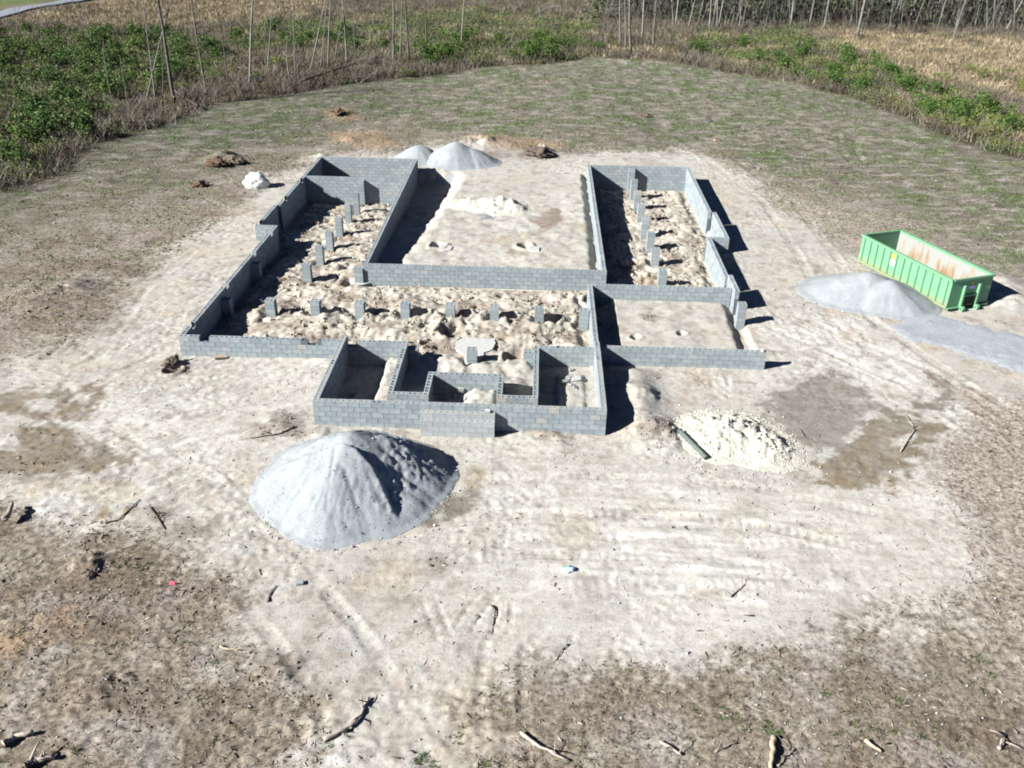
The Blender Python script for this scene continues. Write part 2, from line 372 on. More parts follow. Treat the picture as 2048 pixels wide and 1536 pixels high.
XG = [-16.5]
while XG[-1] < 17.5: XG.append(XG[-1]+.075)
st = .075
while XG[-1] < 320: st *= 1.022; XG.append(XG[-1]+st)
left = [-16.5]; st = .075
while left[-1] > -320: st *= 1.022; left.append(left[-1]-st)
XG = np.array(left[:0:-1]+XG)
YG = [9.5]
while YG[-1] < 30: YG.append(YG[-1]+.062)
while YG[-1] < 60: YG.append(YG[-1]+.085)
st = .085
while YG[-1] < 200: st *= 1.013; YG.append(YG[-1]+st)
while YG[-1] < 3500: st *= 1.5; YG.append(YG[-1]+st)
near = [9.5]; st = .1
while near[-1] > -300: st *= 1.4; near.append(near[-1]-st)
YG = np.array(near[:0:-1]+YG)
XG = np.concatenate([[-3500, -1500, -700], XG, [700, 1500, 3500]])
GX, GY = np.meshgrid(XG, YG)
GZ = terrain(GX.ravel(), GY.ravel()).reshape(GX.shape)
GZ[(GY > 260) | (np.abs(GX) > 250)] = 0
def gz(x, y):
    x = np.asarray(x, float); y = np.asarray(y, float)
    i = np.clip(np.searchsorted(XG, x)-1, 0, len(XG)-2); j = np.clip(np.searchsorted(YG, y)-1, 0, len(YG)-2)
    u = (x-XG[i])/(XG[i+1]-XG[i]); v = (y-YG[j])/(YG[j+1]-YG[j])
    return (GZ[j, i]*(1-u)+GZ[j, i+1]*u)*(1-v) + (GZ[j+1, i]*(1-u)+GZ[j+1, i+1]*u)*v
def G(px, py, up=0):
    p = at(px, py, 0)
    for _ in range(3): p = at(px, py, float(gz(p.x, p.y)))
    return Vector((p.x, p.y, float(gz(p.x, p.y))+up))

# ------------------------------------------------------------------ ground colours (albedo of each soil)
CLEAR = W((-700,560),(-200,440),(0,385),(120,350),(200,290),(350,245),(420,210),(560,190),(700,172),(760,162),(850,152),(960,138),(1060,128),(1180,114),(1300,122),(1500,148),(1560,160),(1700,190),(1800,232),(1900,278),(2048,318),(2400,420)) + [(60, -5), (-60, -5)]
P_SAND = W((600,325),(480,400),(380,480),(290,540),(210,640),(130,690),(-100,790),(-100,990),(100,1030),(330,1080),(440,1160),(500,1330),(600,1400),(640,1500),(700,1640),(1000,1640),(960,1420),(1020,1340),(1330,1340),(1400,1315),(1640,1290),(1800,1215),(1950,1160),(1960,1060),(1880,1000),(1900,900),(1960,800),(2300,800),(2300,560),(1990,560),(1860,560),(1700,500),(1600,430),(1480,340),(1400,290),(1250,305),(1100,300),(950,280),(830,300),(650,300))
P_WET = [(W((1620,945),(1650,915),(1700,880),(1730,845),(1780,825),(1890,850),(1890,868),(1845,895),(1872,925),(1790,958),(1720,982),(1650,965)), (.20,.165,.115)),
 (W((1515,825),(1550,785),(1600,760),(1650,742),(1700,760),(1745,790),(1750,825),(1700,890),(1640,905),(1590,880),(1540,850)), (.225,.215,.185)),
 (W((1740,835),(1830,810),(1850,790),(1895,788),(1900,808),(1850,826)), (.19,.175,.14)),
 (W((1853,742),(1885,760),(1948,773),(1940,781),(1870,772)), (.20,.16,.13)),
 (W((-60,800),(30,785),(100,784),(215,768),(208,798),(160,838),(110,838),(170,890),(272,905),(262,925),(180,948),(10,952),(-60,930),(30,890),(60,850)), (.215, .178, .13)),
 (W((858,1015),(890,985),(960,982),(958,1015),(905,1042),(868,1046)), (.19,.168,.14)),
 (W((925,935),(965,938),(972,962),(945,965)), (.33,.29,.22)),
 (W((1050,445),(1110,415),(1130,440),(1095,460)), (.27,.22,.18)),
 (W((960,425),(1005,430),(995,442),(965,440)), (.25,.26,.28)),
 (W((205,1010),(245,1020),(240,1045),(200,1035)), (.24,.19,.12))]
SPOTS = [(530,862,.75),(575,842,.7),(600,868,.4),(345,738,.7),(70,600,2.2),(150,640,1.6),(40,545,1.6),(270,545,.8),(1300,868,.7),(1345,862,.5),(560,1335,.7),(625,1390,.6),(700,560,.9),(690,590,.8),(1095,868,.6),(140,905,1.0),(60,930,1.0),(385,1060,.7),(320,1025,.5),(190,1080,.6),(230,1130,.5),(160,1235,.8),(730,560,.5),(1200,600,.6),(1170,645,.6),(905,665,.7),(1035,720,.7),(880,700,.7),(1290,420,.7),(1265,520,.8),(1390,470,.8),(650,330,1.2),(560,330,1.4),(1070,310,1.6),(980,310,1.5),(1150,300,1.6),(1430,300,1.6),(1300,640,.4),(1010,850,.5),(880,1120,.5),(300,1400,.8),(190,1390,.7),(480,1390,.9),(420,1180,.6)]
SPOTS = [(W((a, b))[0], r) for a, b, r in SPOTS]
P_HOLE = [W((50,800),(110,795),(110,820),(60,822)), W((150,785),(190,785),(170,805),(140,800)), W((155,895),(200,892),(195,915),(172,918)), W((1780,880),(1830,868),(1810,890),(1785,892)), W((1810,918),(1845,915),(1840,930))]
P_ORANGE = [W((650,220),(690,215),(720,235),(690,245),(660,240)), W((650,265),(760,260),(800,292),(740,300),(660,280)), W((930,275),(1000,270),(1130,285),(1120,300),(1000,300)), W((-80,1290),(60,1240),(150,1215),(150,1260),(80,1290),(-80,1340)), W((1260,600),(1330,570),(1300,540),(1270,560))]
VEG_TAN = W((20,42),(150,10),(330,-40),(660,-40),(650,28),(450,52),(200,60)) , W((1600,55),(2300,90),(2300,230),(1980,190),(1800,150),(1650,95)), W((1200,95),(1330,98),(1500,130),(1280,118))
VEG_GREEN = W((-300,60),(330,62),(480,110),(420,160),(240,200),(200,280),(0,375),(-300,430)), W((440,60),(900,15),(1200,40),(1210,120),(850,128),(640,90),(560,100),(480,130)), W((1320,70),(1600,60),(1760,120),(1900,190),(2300,320),(2300,420),(1900,275),(1700,185),(1500,140),(1400,110))
def mixc(c, col, m):
    return c*(1-m[:, None]) + np.asarray(col)[None, :]*m[:, None]
def ground_colour(x, y):
    n1 = fbm(x, y, 3.2, 5, 101); n2 = fbm(x, y, .7, 4, 111); n3 = fbm(x, y, .22, 3, 121); n4 = fbm(x, y, 9, 3, 131)
    c = np.tile(np.array([[.19, .168, .14]]), (len(x), 1))
    # litter-brown forefield with pale and dark patches
    c = mixc(c, (.25, .235, .21), sst(.18, .5, n1+.6*n2))
    c = mixc(c, (.125, .10, .076), sst(.02, .38, -n1+.6*n2)*.8)
    c = mixc(c, (.27, .25, .245), sst(.05, .28, fbm(x, y, 2, 3, 141))*.5)
    c = mixc(c, (.30, .27, .245), sst(10.5, 14, x+1.5*n1)*.75)
    # far clearing, thin grass over grey-brown litter
    g_dark = sst(8, 16, -x)*sst(34, 42, y)
    lawn = sst(24, 34, np.hypot(x, (y-18)*.62)+3*n4 - 4*sst(0, 8, -x))*1.0
    g = np.tile(np.array([[.142, .136, .112]]), (len(x), 1))
    g = mixc(g, (.205, .19, .17), sst(.05, .3, n2+.4*n1)); g = mixc(g, (.058, .098, .024), sst(-.2, .25, fbm(x, y, 2.2, 4, 151)+.7*n3+.5*n2)*(.38+.5*sst(-.2, .3, n4)))
    g = mixc(g, (.055, .045, .034), sst(.02, .3, fbm(x, y, .9, 4, 155))*.65); g = mixc(g, (.29, .275, .255), sst(.08, .3, fbm(x*.6, y, .8, 4, 157))*.6)
    g = g*(1-.22*g_dark)[:, None]; c = c*(1-lawn[:, None]) + g*lawn[:, None]
    # trampled sand
    sd_ = sdf(x, y, P_SAND)/(1+.015*y) + .9*n1 + .5*n2
    sm = sst(-.6, .6, sd_ + .8*n3 + .5*n2 + .35*fbm(x, y, .35, 3, 103))
    s = np.tile(np.array([[.385, .37, .34]]), (len(x), 1))
    s = mixc(s, (.46, .45, .425), sst(0, .35, n4+.5*n2)); s = mixc(s, (.285, .255, .225), sst(.02, .40, n2*.8-.5*n1+.25*n3)*.75)
    s = mixc(s, (.37, .375, .375), sst(.1, .3, fbm(x, y, 1.7, 3, 161))*.4); s = mixc(s, (.36, .31, .24), sst(.18, .4, fbm(x, y, 2.6, 3, 171))*.45)
    c = c*(1-sm[:, None]) + s*sm[:, None]
    dirty = sst(.12, .30, fbm(x, y, .8, 5, 181, .65)+.25*n3)
    pale = np.clip(np.exp(-((x-6.5)/5.5)**2-((y-20)/4.2)**2)+.7*np.exp(-((x+9)/2.5)**2-((y-27)/5)**2), 0, 1)*sm
    c = mixc(c, (.165, .135, .11), dirty*.45*sm*(1-.8*pale)); c = mixc(c, (.46, .45, .425), pale*.6*(1-.3*sst(0, .3, n2)))
    # inside the foundation: sandy spoil with brown streaks
    for r in A_RECT:
        m = rect_in(x, y, r, .1); t = fbm(x, y, 1.3, 4, 191)
        c = mixc(c, (.385, .36, .315), m*.8); c = mixc(c, (.19, .15, .125), m*sst(.0, .35, t+.3*n3)*.75); c = mixc(c, (.42, .34, .25), m*sst(.22, .4, fbm(x, y, 1.6, 3, 201))*.5)
    for pl in P_ORANGE:
        c = mixc(c, (.30, .21, .13), sst(-.6, .6, sdf(x, y, pl)+1.4*n2+.5*n1)*.55)
    for (c0, c1), r in SPOTS:
        d = np.hypot((x-c0)*.8, y-c1)/r; k_ = d < 2.2
        mm = np.zeros_like(x); mm[k_] = 1-sst(.35, 1.15, d[k_]+1.1*fbm(x[k_], y[k_], .5, 4, 231, .65)); c = mixc(c, (.15, .122, .10), mm*.65)
    wet = np.zeros_like(x)
    hole = np.zeros_like(x)
    for pl in P_HOLE: hole = np.maximum(hole, sst(-.12, .1, sdf(x, y, pl)+.3*n2))
    for pl, col in P_WET:
        m = sst(-.16, .20, sdf(x, y, pl)+.9*n2+.3*n3+.3*fbm(x, y, .35, 3, 202))*(1-hole)
        cc = .8*np.array(col)[None, :]*(1+.35*n2[:, None]+.25*n3[:, None]); m = m*(.82+.5*n2); m = np.clip(m, 0, 1); c = c*(1-m[:, None]) + cc*m[:, None]; wet = np.maximum(wet, m)
    # beyond the clearing
    vd = sdf(x, y, CLEAR); vm = sst(-.6, .8, -vd+.8*n1)
    v = np.tile(np.array([[.085, .068, .05]]), (len(x), 1)); v = mixc(v, (.045, .065, .02), sst(-.1, .3, fbm(x, y, 5, 4, 211))*.8); v = mixc(v, (.19, .145, .10), sst(.04, .22, fbm(x, y, 7, 3, 631)+.4*n2)*.8)
    for pl in VEG_TAN: v = mixc(v, (.20, .16, .105), sst(-2, 3, sdf(x, y, pl)+5*n1))
    for pl in VEG_GREEN: v = mixc(v, (.04, .055, .02), sst(-3, 2, sdf(x, y, pl)+3*n1)*.7)
    c = c*(1-vm[:, None]) + v*vm[:, None]
    # roadside verge at the far left
    rd = sdf(x, y, W((-400,30),(0,20),(180,-12),(700,-60),(600,-190),(-400,-190)))
    c = mixc(c, (.085, .12, .035), sst(-.5, 1.5, rd))
    stk = fbm(x*.16, y, .3, 3, 195)*np.exp(-((x-4.5)/7)**2-((y-21)/3.6)**2) + .7*fbm((x+y)*.12, (y-x*.8), .35, 3, 197)*np.exp(-((x+12)/4)**2)*(y < 50)
    c *= (1+.22*n3+.55*stk*sm)[:, None]
    litter = np.clip(1-sm, 0, 1)
    return np.clip(c, .02, .75), wet, litter
gc, gwet, glit = ground_colour(GX.ravel(), GY.ravel())
def mat_ground():
    m, t, b = newmat('site_soil')
    a = N(t, 'ShaderNodeAttribute', attribute_name='soil'); wa = N(t, 'ShaderNodeAttribute', attribute_name='wet')
    la = N(t, 'ShaderNodeAttribute', attribute_name='litter')
    n1 = noise(t, 2.3, 9, .72); n2 = noise(t, 11, 8, .72); n3 = noise(t, 42, 4, .65); n4 = noise(t, 5.5, 9, .78)
    c = mix(t, a.outputs['Color'], ramp(t, n2.outputs[0], [(.33, (.74, .72, .70)), (.5, (1, 1, 1)), (.66, (1.14, 1.14, 1.14))]).outputs[0], .75, 'MULTIPLY')
    c = mix(t, c, ramp(t, n3.outputs[0], [(.32, (.74, .71, .69)), (.5, (1, 1, 1)), (.68, (1.12, 1.12, 1.12))]).outputs[0], .6, 'MULTIPLY')
    c = mix(t, c, ramp(t, n1.outputs[0], [(.36, (.82, .80, .77)), (.5, (1, 1, 1)), (.62, (1.05, 1.05, 1.05))]).outputs[0], .9, 'MULTIPLY')
    c = mix(t, c, ramp(t, n4.outputs[0], [(.38, (.42, .38, .34)), (.5, (1, .98, .96)), (.60, (1.45, 1.42, 1.38))]).outputs[0], la.outputs['Fac'], 'MULTIPLY')
    t.links.new(c, b.inputs['Base Color'])
    mr = N(t, 'ShaderNodeMapRange'); mr.inputs['To Min'].default_value = .97; mr.inputs['To Max'].default_value = .55
    t.links.new(wa.outputs['Fac'], mr.inputs[0]); t.links.new(mr.outputs[0], b.inputs['Roughness'])
    bump(t, b, [(n2.outputs[0], .42, .06), (n3.outputs[0], .45, .02)])
    return m
nr, ncol = GX.shape
idx = np.arange(nr*ncol).reshape(nr, ncol)
Fq = np.stack([idx[:-1, :-1], idx[:-1, 1:], idx[1:, 1:], idx[1:, :-1]], -1).reshape(-1, 4)
gme = mesh('ground', np.stack([GX, GY, GZ], -1).reshape(-1, 3), Fq, mat_ground(), True)
ca = gme.attributes.new('soil', 'FLOAT_COLOR', 'POINT'); ca.data.foreach_set('color', np.concatenate([gc, np.ones((len(gc), 1))], 1).astype(np.float32).ravel())
la_ = gme.attributes.new('litter', 'FLOAT', 'POINT'); la_.data.foreach_set('value', glit.astype(np.float32))
wa = gme.attributes.new('wet', 'FLOAT', 'POINT'); wa.data.foreach_set('value', gwet.astype(np.float32))
tag(link('ground', gme), kind='structure')

def sheet(name, poly, mat, up=.03, step=.35, wob=.3, seed=3, thick=None):
    """a thin spread layer that follows the ground, feathering out at its edge"""
    P = np.array(poly); x0, y0 = P.min(0)-.5; x1, y1 = P.max(0)+.5
    xs = np.arange(x0, x1, step); ys = np.arange(y0, y1, step); X, Y = np.meshgrid(xs, ys); x = X.ravel(); y = Y.ravel()
    d = sdf(x, y, poly) + wob*fbm(x, y, 1.5, 6, seed, .65)
    h = np.clip(d*.12, -.06, up)
    Z = gz(x, y) + h + .004
    id_ = np.arange(len(x)).reshape(X.shape); Fq = np.stack([id_[:-1, :-1], id_[:-1, 1:], id_[1:, 1:], id_[1:, :-1]], -1).reshape(-1, 4)
    Fq = Fq[(h[Fq].max(1) > -.03)]
    used = np.unique(Fq); rm = -np.ones(len(x), int); rm[used] = np.arange(len(used))
    return link(name, mesh(name, np.stack([x, y, Z], -1)[used], rm[Fq], mat, True))
def gravelmat(name, c1, c2, sc=55):
    m, t, b = newmat(name)
    n0 = noise(t, 1.3, 4); n = noise(t, sc*.35, 4, .7); v = N(t, 'ShaderNodeTexVoronoi'); v.inputs['Scale'].default_value = sc
    tc = N(t, 'ShaderNodeTexCoord'); t.links.new(tc.outputs['Object'], v.inputs['Vector'])
    r = ramp(t, n.outputs[0], [(.3, c1), (.7, c2)])
    hs = N(t, 'ShaderNodeHueSaturation'); hs.inputs['Saturation'].default_value = .12; t.links.new(v.outputs['Color'], hs.inputs['Color'])
    c = mix(t, r.outputs[0], hs.outputs[0], .30, 'OVERLAY')
    c = mix(t, c, ramp(t, n0.outputs[0], [(.35, (.9, .9, .9)), (.65, (1.06, 1.06, 1.06))]).outputs[0], 1, 'MULTIPLY')
    t.links.new(c, b.inputs['Base Color']); b.inputs['Roughness'].default_value = .95
    bump(t, b, [(v.outputs['Distance'], .45, .02), (n.outputs[0], .4, .03)])
    return m
M_GRAVEL = gravelmat('grey_gravel', (.212, .234, .253), (.268, .289, .308))
M_DRIVE = gravelmat('drive_gravel', (.205, .225, .25), (.30, .318, .342), 30)
M_ROAD = simple('asphalt', (.15, .17, .20), (.20, .22, .25), 3, .9, .3, .01, 0)
tag(sheet('gravel_drive', W((1800,660),(1846,626),(1900,632),(2000,662),(2300,740),(2300,840),(2048,742),(1930,712),(1810,678)), M_DRIVE, .035, .12, 1.2, 5), kind='structure')
rp = W((-120,48),(0,34),(90,17),(185,-8),(300,-40),(300,-52),(170,-20),(80,4),(0,22),(-120,36))
mb = MB(); lft = [(-160,50),(0,36),(90,19),(185,-4),(320,-38)]; rgt = [(-160,37),(0,26),(90,10),(180,-13),(320,-48)]
for i in range(4):
    a, b_, c_, d_ = at(*lft[i]), at(*lft[i+1]), at(*rgt[i+1]), at(*rgt[i])
    for k in range(10):
        q = [a.lerp(b_, k/10), a.lerp(b_, (k+1)/10), d_.lerp(c_, (k+1)/10), d_.lerp(c_, k/10)]
        mb.add([(p.x, p.y, float(gz(p.x, p.y))+.22) for p in q]+[(p.x, p.y, float(gz(p.x, p.y))-.5) for p in q], [(0, 3, 2, 1), (0, 1, 5, 4), (2, 3, 7, 6)])
tag(mb.build('road', M_ROAD), kind='structure')

# ------------------------------------------------------------------ block walls and piers
def block_mesh(name, kind, L=.3964, Wd=.2, Hh=.1942):
    m = MB(); e = .045; c = .045
    xs = [-L/2, -L/2+e, -c/2, c/2, L/2-e, L/2]; ys = [-Wd/2, -Wd/2+e, Wd/2-e, Wd/2]
    if L < .3: xs = [-L/2, -L/2+e, L/2-e, L/2]
    V = [(x, y, Hh) for y in ys for x in xs]; nx = len(xs); Fc = []; holes = []
    for j in range(3):
        for i in range(nx-1):
            if kind != 'solid' and j == 1 and i % 2 == 1: holes.append((i, j)); continue
            Fc.append((j*nx+i, j*nx+i+1, (j+1)*nx+i+1, (j+1)*nx+i))
    m.add(V, Fc)
    for i, j in holes:
        z0 = 0.0 if kind == 'hollow' else Hh-.014
        x0, x1, y0, y1 = xs[i], xs[i+1], ys[j], ys[j+1]
        m.add([(x0, y0, Hh), (x1, y0, Hh), (x1, y1, Hh), (x0, y1, Hh), (x0, y0, z0), (x1, y0, z0), (x1, y1, z0), (x0, y1, z0)],
              [(0, 4, 5, 1), (1, 5, 6, 2), (2, 6, 7, 3), (3, 7, 4, 0)] + ([(4, 7, 6, 5)] if kind == 'filled' else []))
    a, b_ = L/2, Wd/2
    m.add([(-a, -b_, 0), (a, -b_, 0), (a, b_, 0), (-a, b_, 0), (-a, -b_, Hh), (a, -b_, Hh), (a, b_, Hh), (-a, b_, Hh)],
          [(0, 1, 5, 4), (1, 2, 6, 5), (2, 3, 7, 6), (3, 0, 4, 7)])
    me = mesh(name, m.V, m.F, [M_BLOCK, M_FILL])
    if kind == 'filled':
        for p in me.polygons:
            if abs(p.normal.z) > .9 and p.center.z < Hh-.01: p.material_index = 1
    return me
BM = {(k, h): block_mesh('block', k, .3964 if not h else .1932) for k in ('hollow', 'filled', 'solid') for h in (0, 1)}
def wall(x0, y0, x1, y1, top, filled, label, notches):
    L = math.hypot(x1-x0, y1-y0); ang = math.atan2(y1-y0, x1-x0)
    nC = 9
    root = empty('block_wall', (x0, y0, top-nC*CH), ang, label, 'wall', 'concrete block foundation walls')
    ux, uy = math.cos(ang), math.sin(ang); nx, ny = -uy, ux
    def ground_at(s):
        X = x0+ux*s; Y = y0+uy*s
        return min(float(gz(X+nx*o, Y+ny*o)) for o in (-.35, -.2, .2, .35))
    n = int(round(L/.4064)); mod = L/n if n else L; cnt = 0
    extra = MB()
    for c in range(nC):                       # c = 0 is the top course
        zt = top - c*CH
        pos = [(i*mod, (i+1)*mod) for i in range(n)] if c % 2 == 0 else [(0, mod/2)]+[(mod/2+i*mod, mod*1.5+i*mod) for i in range(n-1)]+[(L-mod/2, L)]
        for s0, s1 in pos:
            if c == 0 and any(s0+.1 < b_ and s1-.1 > a for a, b_ in notches) and s1-s0 > .25: continue
            mid = (s0+s1)/2
            if zt < ground_at(mid)-.12: continue
            half = (s1-s0) < .3
            kind = ('filled' if (filled and random.random() < .9) or (not filled and random.random() < .06) else 'hollow') if c < 2 else 'solid'
            dz = random.uniform(-.002, .002)
            cnt += 1
            if cnt > 298:
                extra.box(s0+.005, s1-.005, -.1, .1, (nC-c-1)*CH+.006, (nC-c)*CH-.003); continue
            o = link('block', BM[(kind, int(half))], root, (mid, random.uniform(-.003, .003), (nC-c-1)*CH+.0045+dz), (0, 0, 0 if random.random() < .5 else math.pi))
            o.scale = ((s1-s0-.014)/(.1932 if half else .3964), 1, .985)
    if extra.V: tag(extra.build('block_course', M_BLOCK, root), kind='stuff')
    m = MB(); m.box(.004, L-.004, -.093, .093, 0, (nC-2)*CH)
    z0 = (nC-2)*CH
    for sy in (-1, 1):
        a, b_ = sorted((sy*.0925, sy*.072))
        m.box(.004, L-.004, a, b_, z0, z0+CH)
        cuts = sorted(notches); s = .004
        for n0, n1 in cuts + [(L-.004, L)]:
            if n0-s > .05: m.box(s, n0 if n1 < L else L-.004, a, b_, z0+CH, z0+2*CH-.012)
            s = n1
    for k in range(1, n):                      # cross joints in the top course
        s = k*mod
        if any(a-.15 < s < b_+.15 for a, b_ in notches): continue
        m.box(s-.006, s+.006, -.071, .071, z0+CH, z0+2*CH-.010)
    m.build('mortar', M_MORTAR, root)
    return root
for wl in WALLS: wall(*wl)
for (x, y, top, sx, sy, lab) in PIERS:
    g = min(float(gz(x+a, y+b_)) for a in (-.25, .25) for b_ in (-.25, .25))
    n = int(math.ceil((top-g+.05)/CH))+1
    root = empty('block_pier', (x, y, top-n*CH), R(random.uniform(-2.5, 2.5)), lab, 'block pier', 'concrete block piers')
    for c in range(n):
        zt = c*CH+.004
        for k in (-1, 1):
            if c % 2 == (n-1) % 2 or True:
                o = link('block', BM[('hollow' if c == n-1 else 'solid', 0)], root, (random.uniform(-.004, .004), k*sy*.2505, zt), (0, 0, 0 if k > 0 else math.pi))
                o.scale = (sx/.4*1.0, sy/.4*.99, 1)
    m = MB(); m.box(-sx/2+.012, sx/2-.012, -sy/2+.012, sy/2-.012, 0, (n-1)*CH-.003); m.build('mortar', M_MORTAR, root)

# steps in front of the porch
SBM = {}
for k_, me_ in BM.items():
    m2 = me_.copy(); m2.materials[0] = M_PALE; SBM[k_] = m2
root = empty('block_steps', (-3.80, 26.5, -.42), 0, 'two block steps with mortar filled cells in front of the porch wall', 'steps')
SW = 2.55; nS = 6; sm_ = SW/nS
for (yc, topz, lo) in ((-.105, .8, 3), (-.315, .6, 5)):
    for c in range(5):
        z = topz - (c+1)*CH + .42 + .0045
        if z < -.1: continue
        for k in range(nS+ (1 if c % 2 else 0)):
            if c % 2: s0, s1 = max(0, (k-.5)*sm_), min(SW, (k+.5)*sm_)
            else: s0, s1 = k*sm_, (k+1)*sm_
            half = s1-s0 < .3
            if yc > -.2 and c >= 2: continue
            o = link('block', SBM[('filled' if c == 0 else 'solid', int(half))], root, ((s0+s1)/2, yc-.002, z))
            o.scale = ((s1-s0-.01)/(.1932 if half else .3964), 1.02, 1)
mb = MB(); mb.box(.01, SW-.01, -.20, -.004, 0, .42+.8-CH-.002); mb.box(.01, SW-.01, -.405, -.206, 0, .42+.6-CH-.002); mb.build('mortar', M_MORTAR, root)

# ------------------------------------------------------------------ heaps
def heap(name, label, cat, cones, mat, step=.06, slope=.66, rnd=.12, lump=.05, lwl=.5, seed=1, extra=None, group=None):
    xs_ = [c[0] for c in cones]; ys_ = [c[1] for c in cones]; R_ = max(c[2] for c in cones)/slope*1.35+.6
    x0, x1, y0, y1 = min(xs_)-R_, max(xs_)+R_, min(ys_)-R_, max(ys_)+R_
    X, Y = np.meshgrid(np.arange(x0, x1, step), np.arange(y0, y1, step)); x = X.ravel(); y = Y.ravel()
    h = np.full(x.shape, -9.)
    for c in cones:
        cx, cy, ch = c[:3]; ex = c[3] if len(c) > 3 else 1; ey = c[4] if len(c) > 4 else 1; sl = c[5] if len(c) > 5 else slope
        a = np.arctan2(y-cy, x-cx); d = np.sqrt(((x-cx)/ex)**2+((y-cy)/ey)**2)
        d = d*(1+.06*fbm(np.cos(a)*2+cx, np.sin(a)*2+cy, .8, 3, seed))
        hh = ch + sl*rnd - sl*np.sqrt(d*d+rnd*rnd)
        foot = sst(.0, .35*ch+.1, hh); hh = hh + .05*(1-foot)*0
        k = .05; h = np.maximum(h, hh)
    g = gz(x, y)
    z = h + lump*fbm(x, y, lwl, 4, seed+3)*np.clip(h*2+.2, .15, 1) + .012*fbm(x, y, .13, 3, seed+5)
    if extra: z = extra(x, y, z)
    # soft toe
    d = z - g; z = g + np.where(d < .07, (d+.09)*.4375, d)
    z = np.where(d < -.09, g-.05, z)
    id_ = np.arange(len(x)).reshape(X.shape); Fq = np.stack([id_[:-1, :-1], id_[:-1, 1:], id_[1:, 1:], id_[1:, :-1]], -1).reshape(-1, 4)
    keep = (z-g)[Fq].max(1) > 0.004; Fq = Fq[keep]; used = np.unique(Fq); rm = -np.ones(len(x), int); rm[used] = np.arange(len(used))
    cx, cy = float(np.mean(xs_)), float(np.mean(ys_)); V = np.stack([x-cx, y-cy, z], -1)[used]
    o = link(name, mesh(name, V, rm[Fq], mat, True), None, (cx, cy, 0))
    return tag(o, label, cat, group)
def bigextra(x, y, z):
    # scooped hollow on the right with slumped lumps, a sharp crest left of it
    m = np.exp(-(((x+4.05)/.75)**2+((y-22.2)/.95)**2)); z = z - .10*m
    lum = np.abs(fbm(x, y, .42, 3, 77)); s = sst(-4.9, -4.2, x)*sst(.1, .6, z)
    z = z + s*(lum*.17-.02)
    cr = [tuple(at(*q)[:2]) for q in ((672, 900, 1.4), (712, 918, 1.2), (745, 948, .9), (770, 995, .5), (800, 1050, .1))]
    best = np.full(x.shape, 9.); sg = np.zeros_like(x)
    for a_, b_ in zip(cr[:-1], cr[1:]):
        dd, tt = segdist(x, y, a_, b_); s_ = np.sign((b_[0]-a_[0])*(y-a_[1])-(b_[1]-a_[1])*(x-a_[0])); k = dd < best; best = np.where(k, dd, best); sg = np.where(k, s_, sg)
    side = best*sg
    z = z - .21*sst(0, .2, side)*np.exp(-np.clip(side, 0, 9)/.75)*sst(9, .5, side)*sst(.05, .5, z)*sst(24.0, 23.0, y) + .05*np.exp(-(side/.12)**2)*sst(.1, .4, z)*(y < 23.2)
    d, _ = segdist(x, y, (-5.95, 23.0), (-5.9, 21.0)); z = z - .035*np.exp(-(d/.06)**2)*sst(.2, .6, z)
    d, _ = segdist(x, y, (-6.15, 23.9), (-7.6, 22.9)); z = z - .05*np.exp(-(d/.07)**2)*sst(.2, .6, z)
    d, _ = segdist(x, y, (-6.4, 23.9), (-7.6, 23.5)); z = z - .04*np.exp(-(d/.06)**2)*sst(.2, .6, z)
    r = np.hypot(x+5.6, y-23); a = np.arctan2(y-23, x+5.6)
    return z + .006*np.sin(a*38+2*fbm(x, y, 1, 2, 5)*4)*sst(.1, .6, z)*sst(.4, 1.2, r)
h0 = heap('gravel_pile', 'large pale grey gravel heap in the foreground, scooped on its shaded right side', 'gravel pile',
     [(-5.6, 23.25, 1.72, 1.02, 1.02), (-4.85, 23.65, 1.38, 1.03, .9), (-5.85, 22.35, 1.30, .86, 1.0), (-6.35, 22.9, 1.28, 1.0, 1.02)], M_GRAVEL, .045, .70, .42, .06, .6, 2, bigextra)
def peak(px, py, y): p = on_y(px, py, y); return p.x, p.y, p.z
a1 = peak(912, 285, 60.9); a2 = peak(838, 291, 61.2)
heap('gravel_pile', 'right and taller of the two grey gravel heaps behind the courtyard', 'gravel pile', [(a1[0], a1[1], a1[2], 1.15, 1.0), (a1[0]+.9, a1[1]-.1, a1[2]*.72, 1.3, 1)], M_GRAVEL, .08, .74, .5, .07, .9, 12, group='gravel heaps behind the courtyard')
heap('gravel_pile', 'left gravel heap behind the courtyard, partly hidden by the room wall', 'gravel pile', [(a2[0], a2[1], a2[2], 1.05, 1.0)], M_GRAVEL, .08, .74, .5, .07, .9, 22, group='gravel heaps behind the courtyard')
M_DGRAV = gravelmat('blue_grey_gravel', (.22, .238, .255), (.272, .29, .307))
d1 = peak(1735, 553, 40.4); d2 = peak(1795, 585, 39.0)
heap('gravel_pile', 'low blue grey gravel heap leaning towards the green dumpster', 'gravel pile', [(15.55, 39.75, 1.06, 1.2, .95, .46), (16.25, 38.95, 1.02, 1.1, .92, .54)], M_DGRAV, .07, .5, .2, .05, .8, 32)
M_LIME = simple('cream_sand', (.42, .405, .345), (.55, .54, .485), 4, .95, 1.0, .05, 0)
h1 = heap('sand_pile', 'lumpy cream sand heap lying in the middle of the courtyard', 'sand pile', [(-2.35, 51.1, .62, 1.5, 1.0, .5), (-3.5, 51.6, .42, 1.8, .9, .4), (-1.55, 50.8, .6, 1.0, .9, .6)], M_LIME, .07, .5, .1, .28, .55, 42)
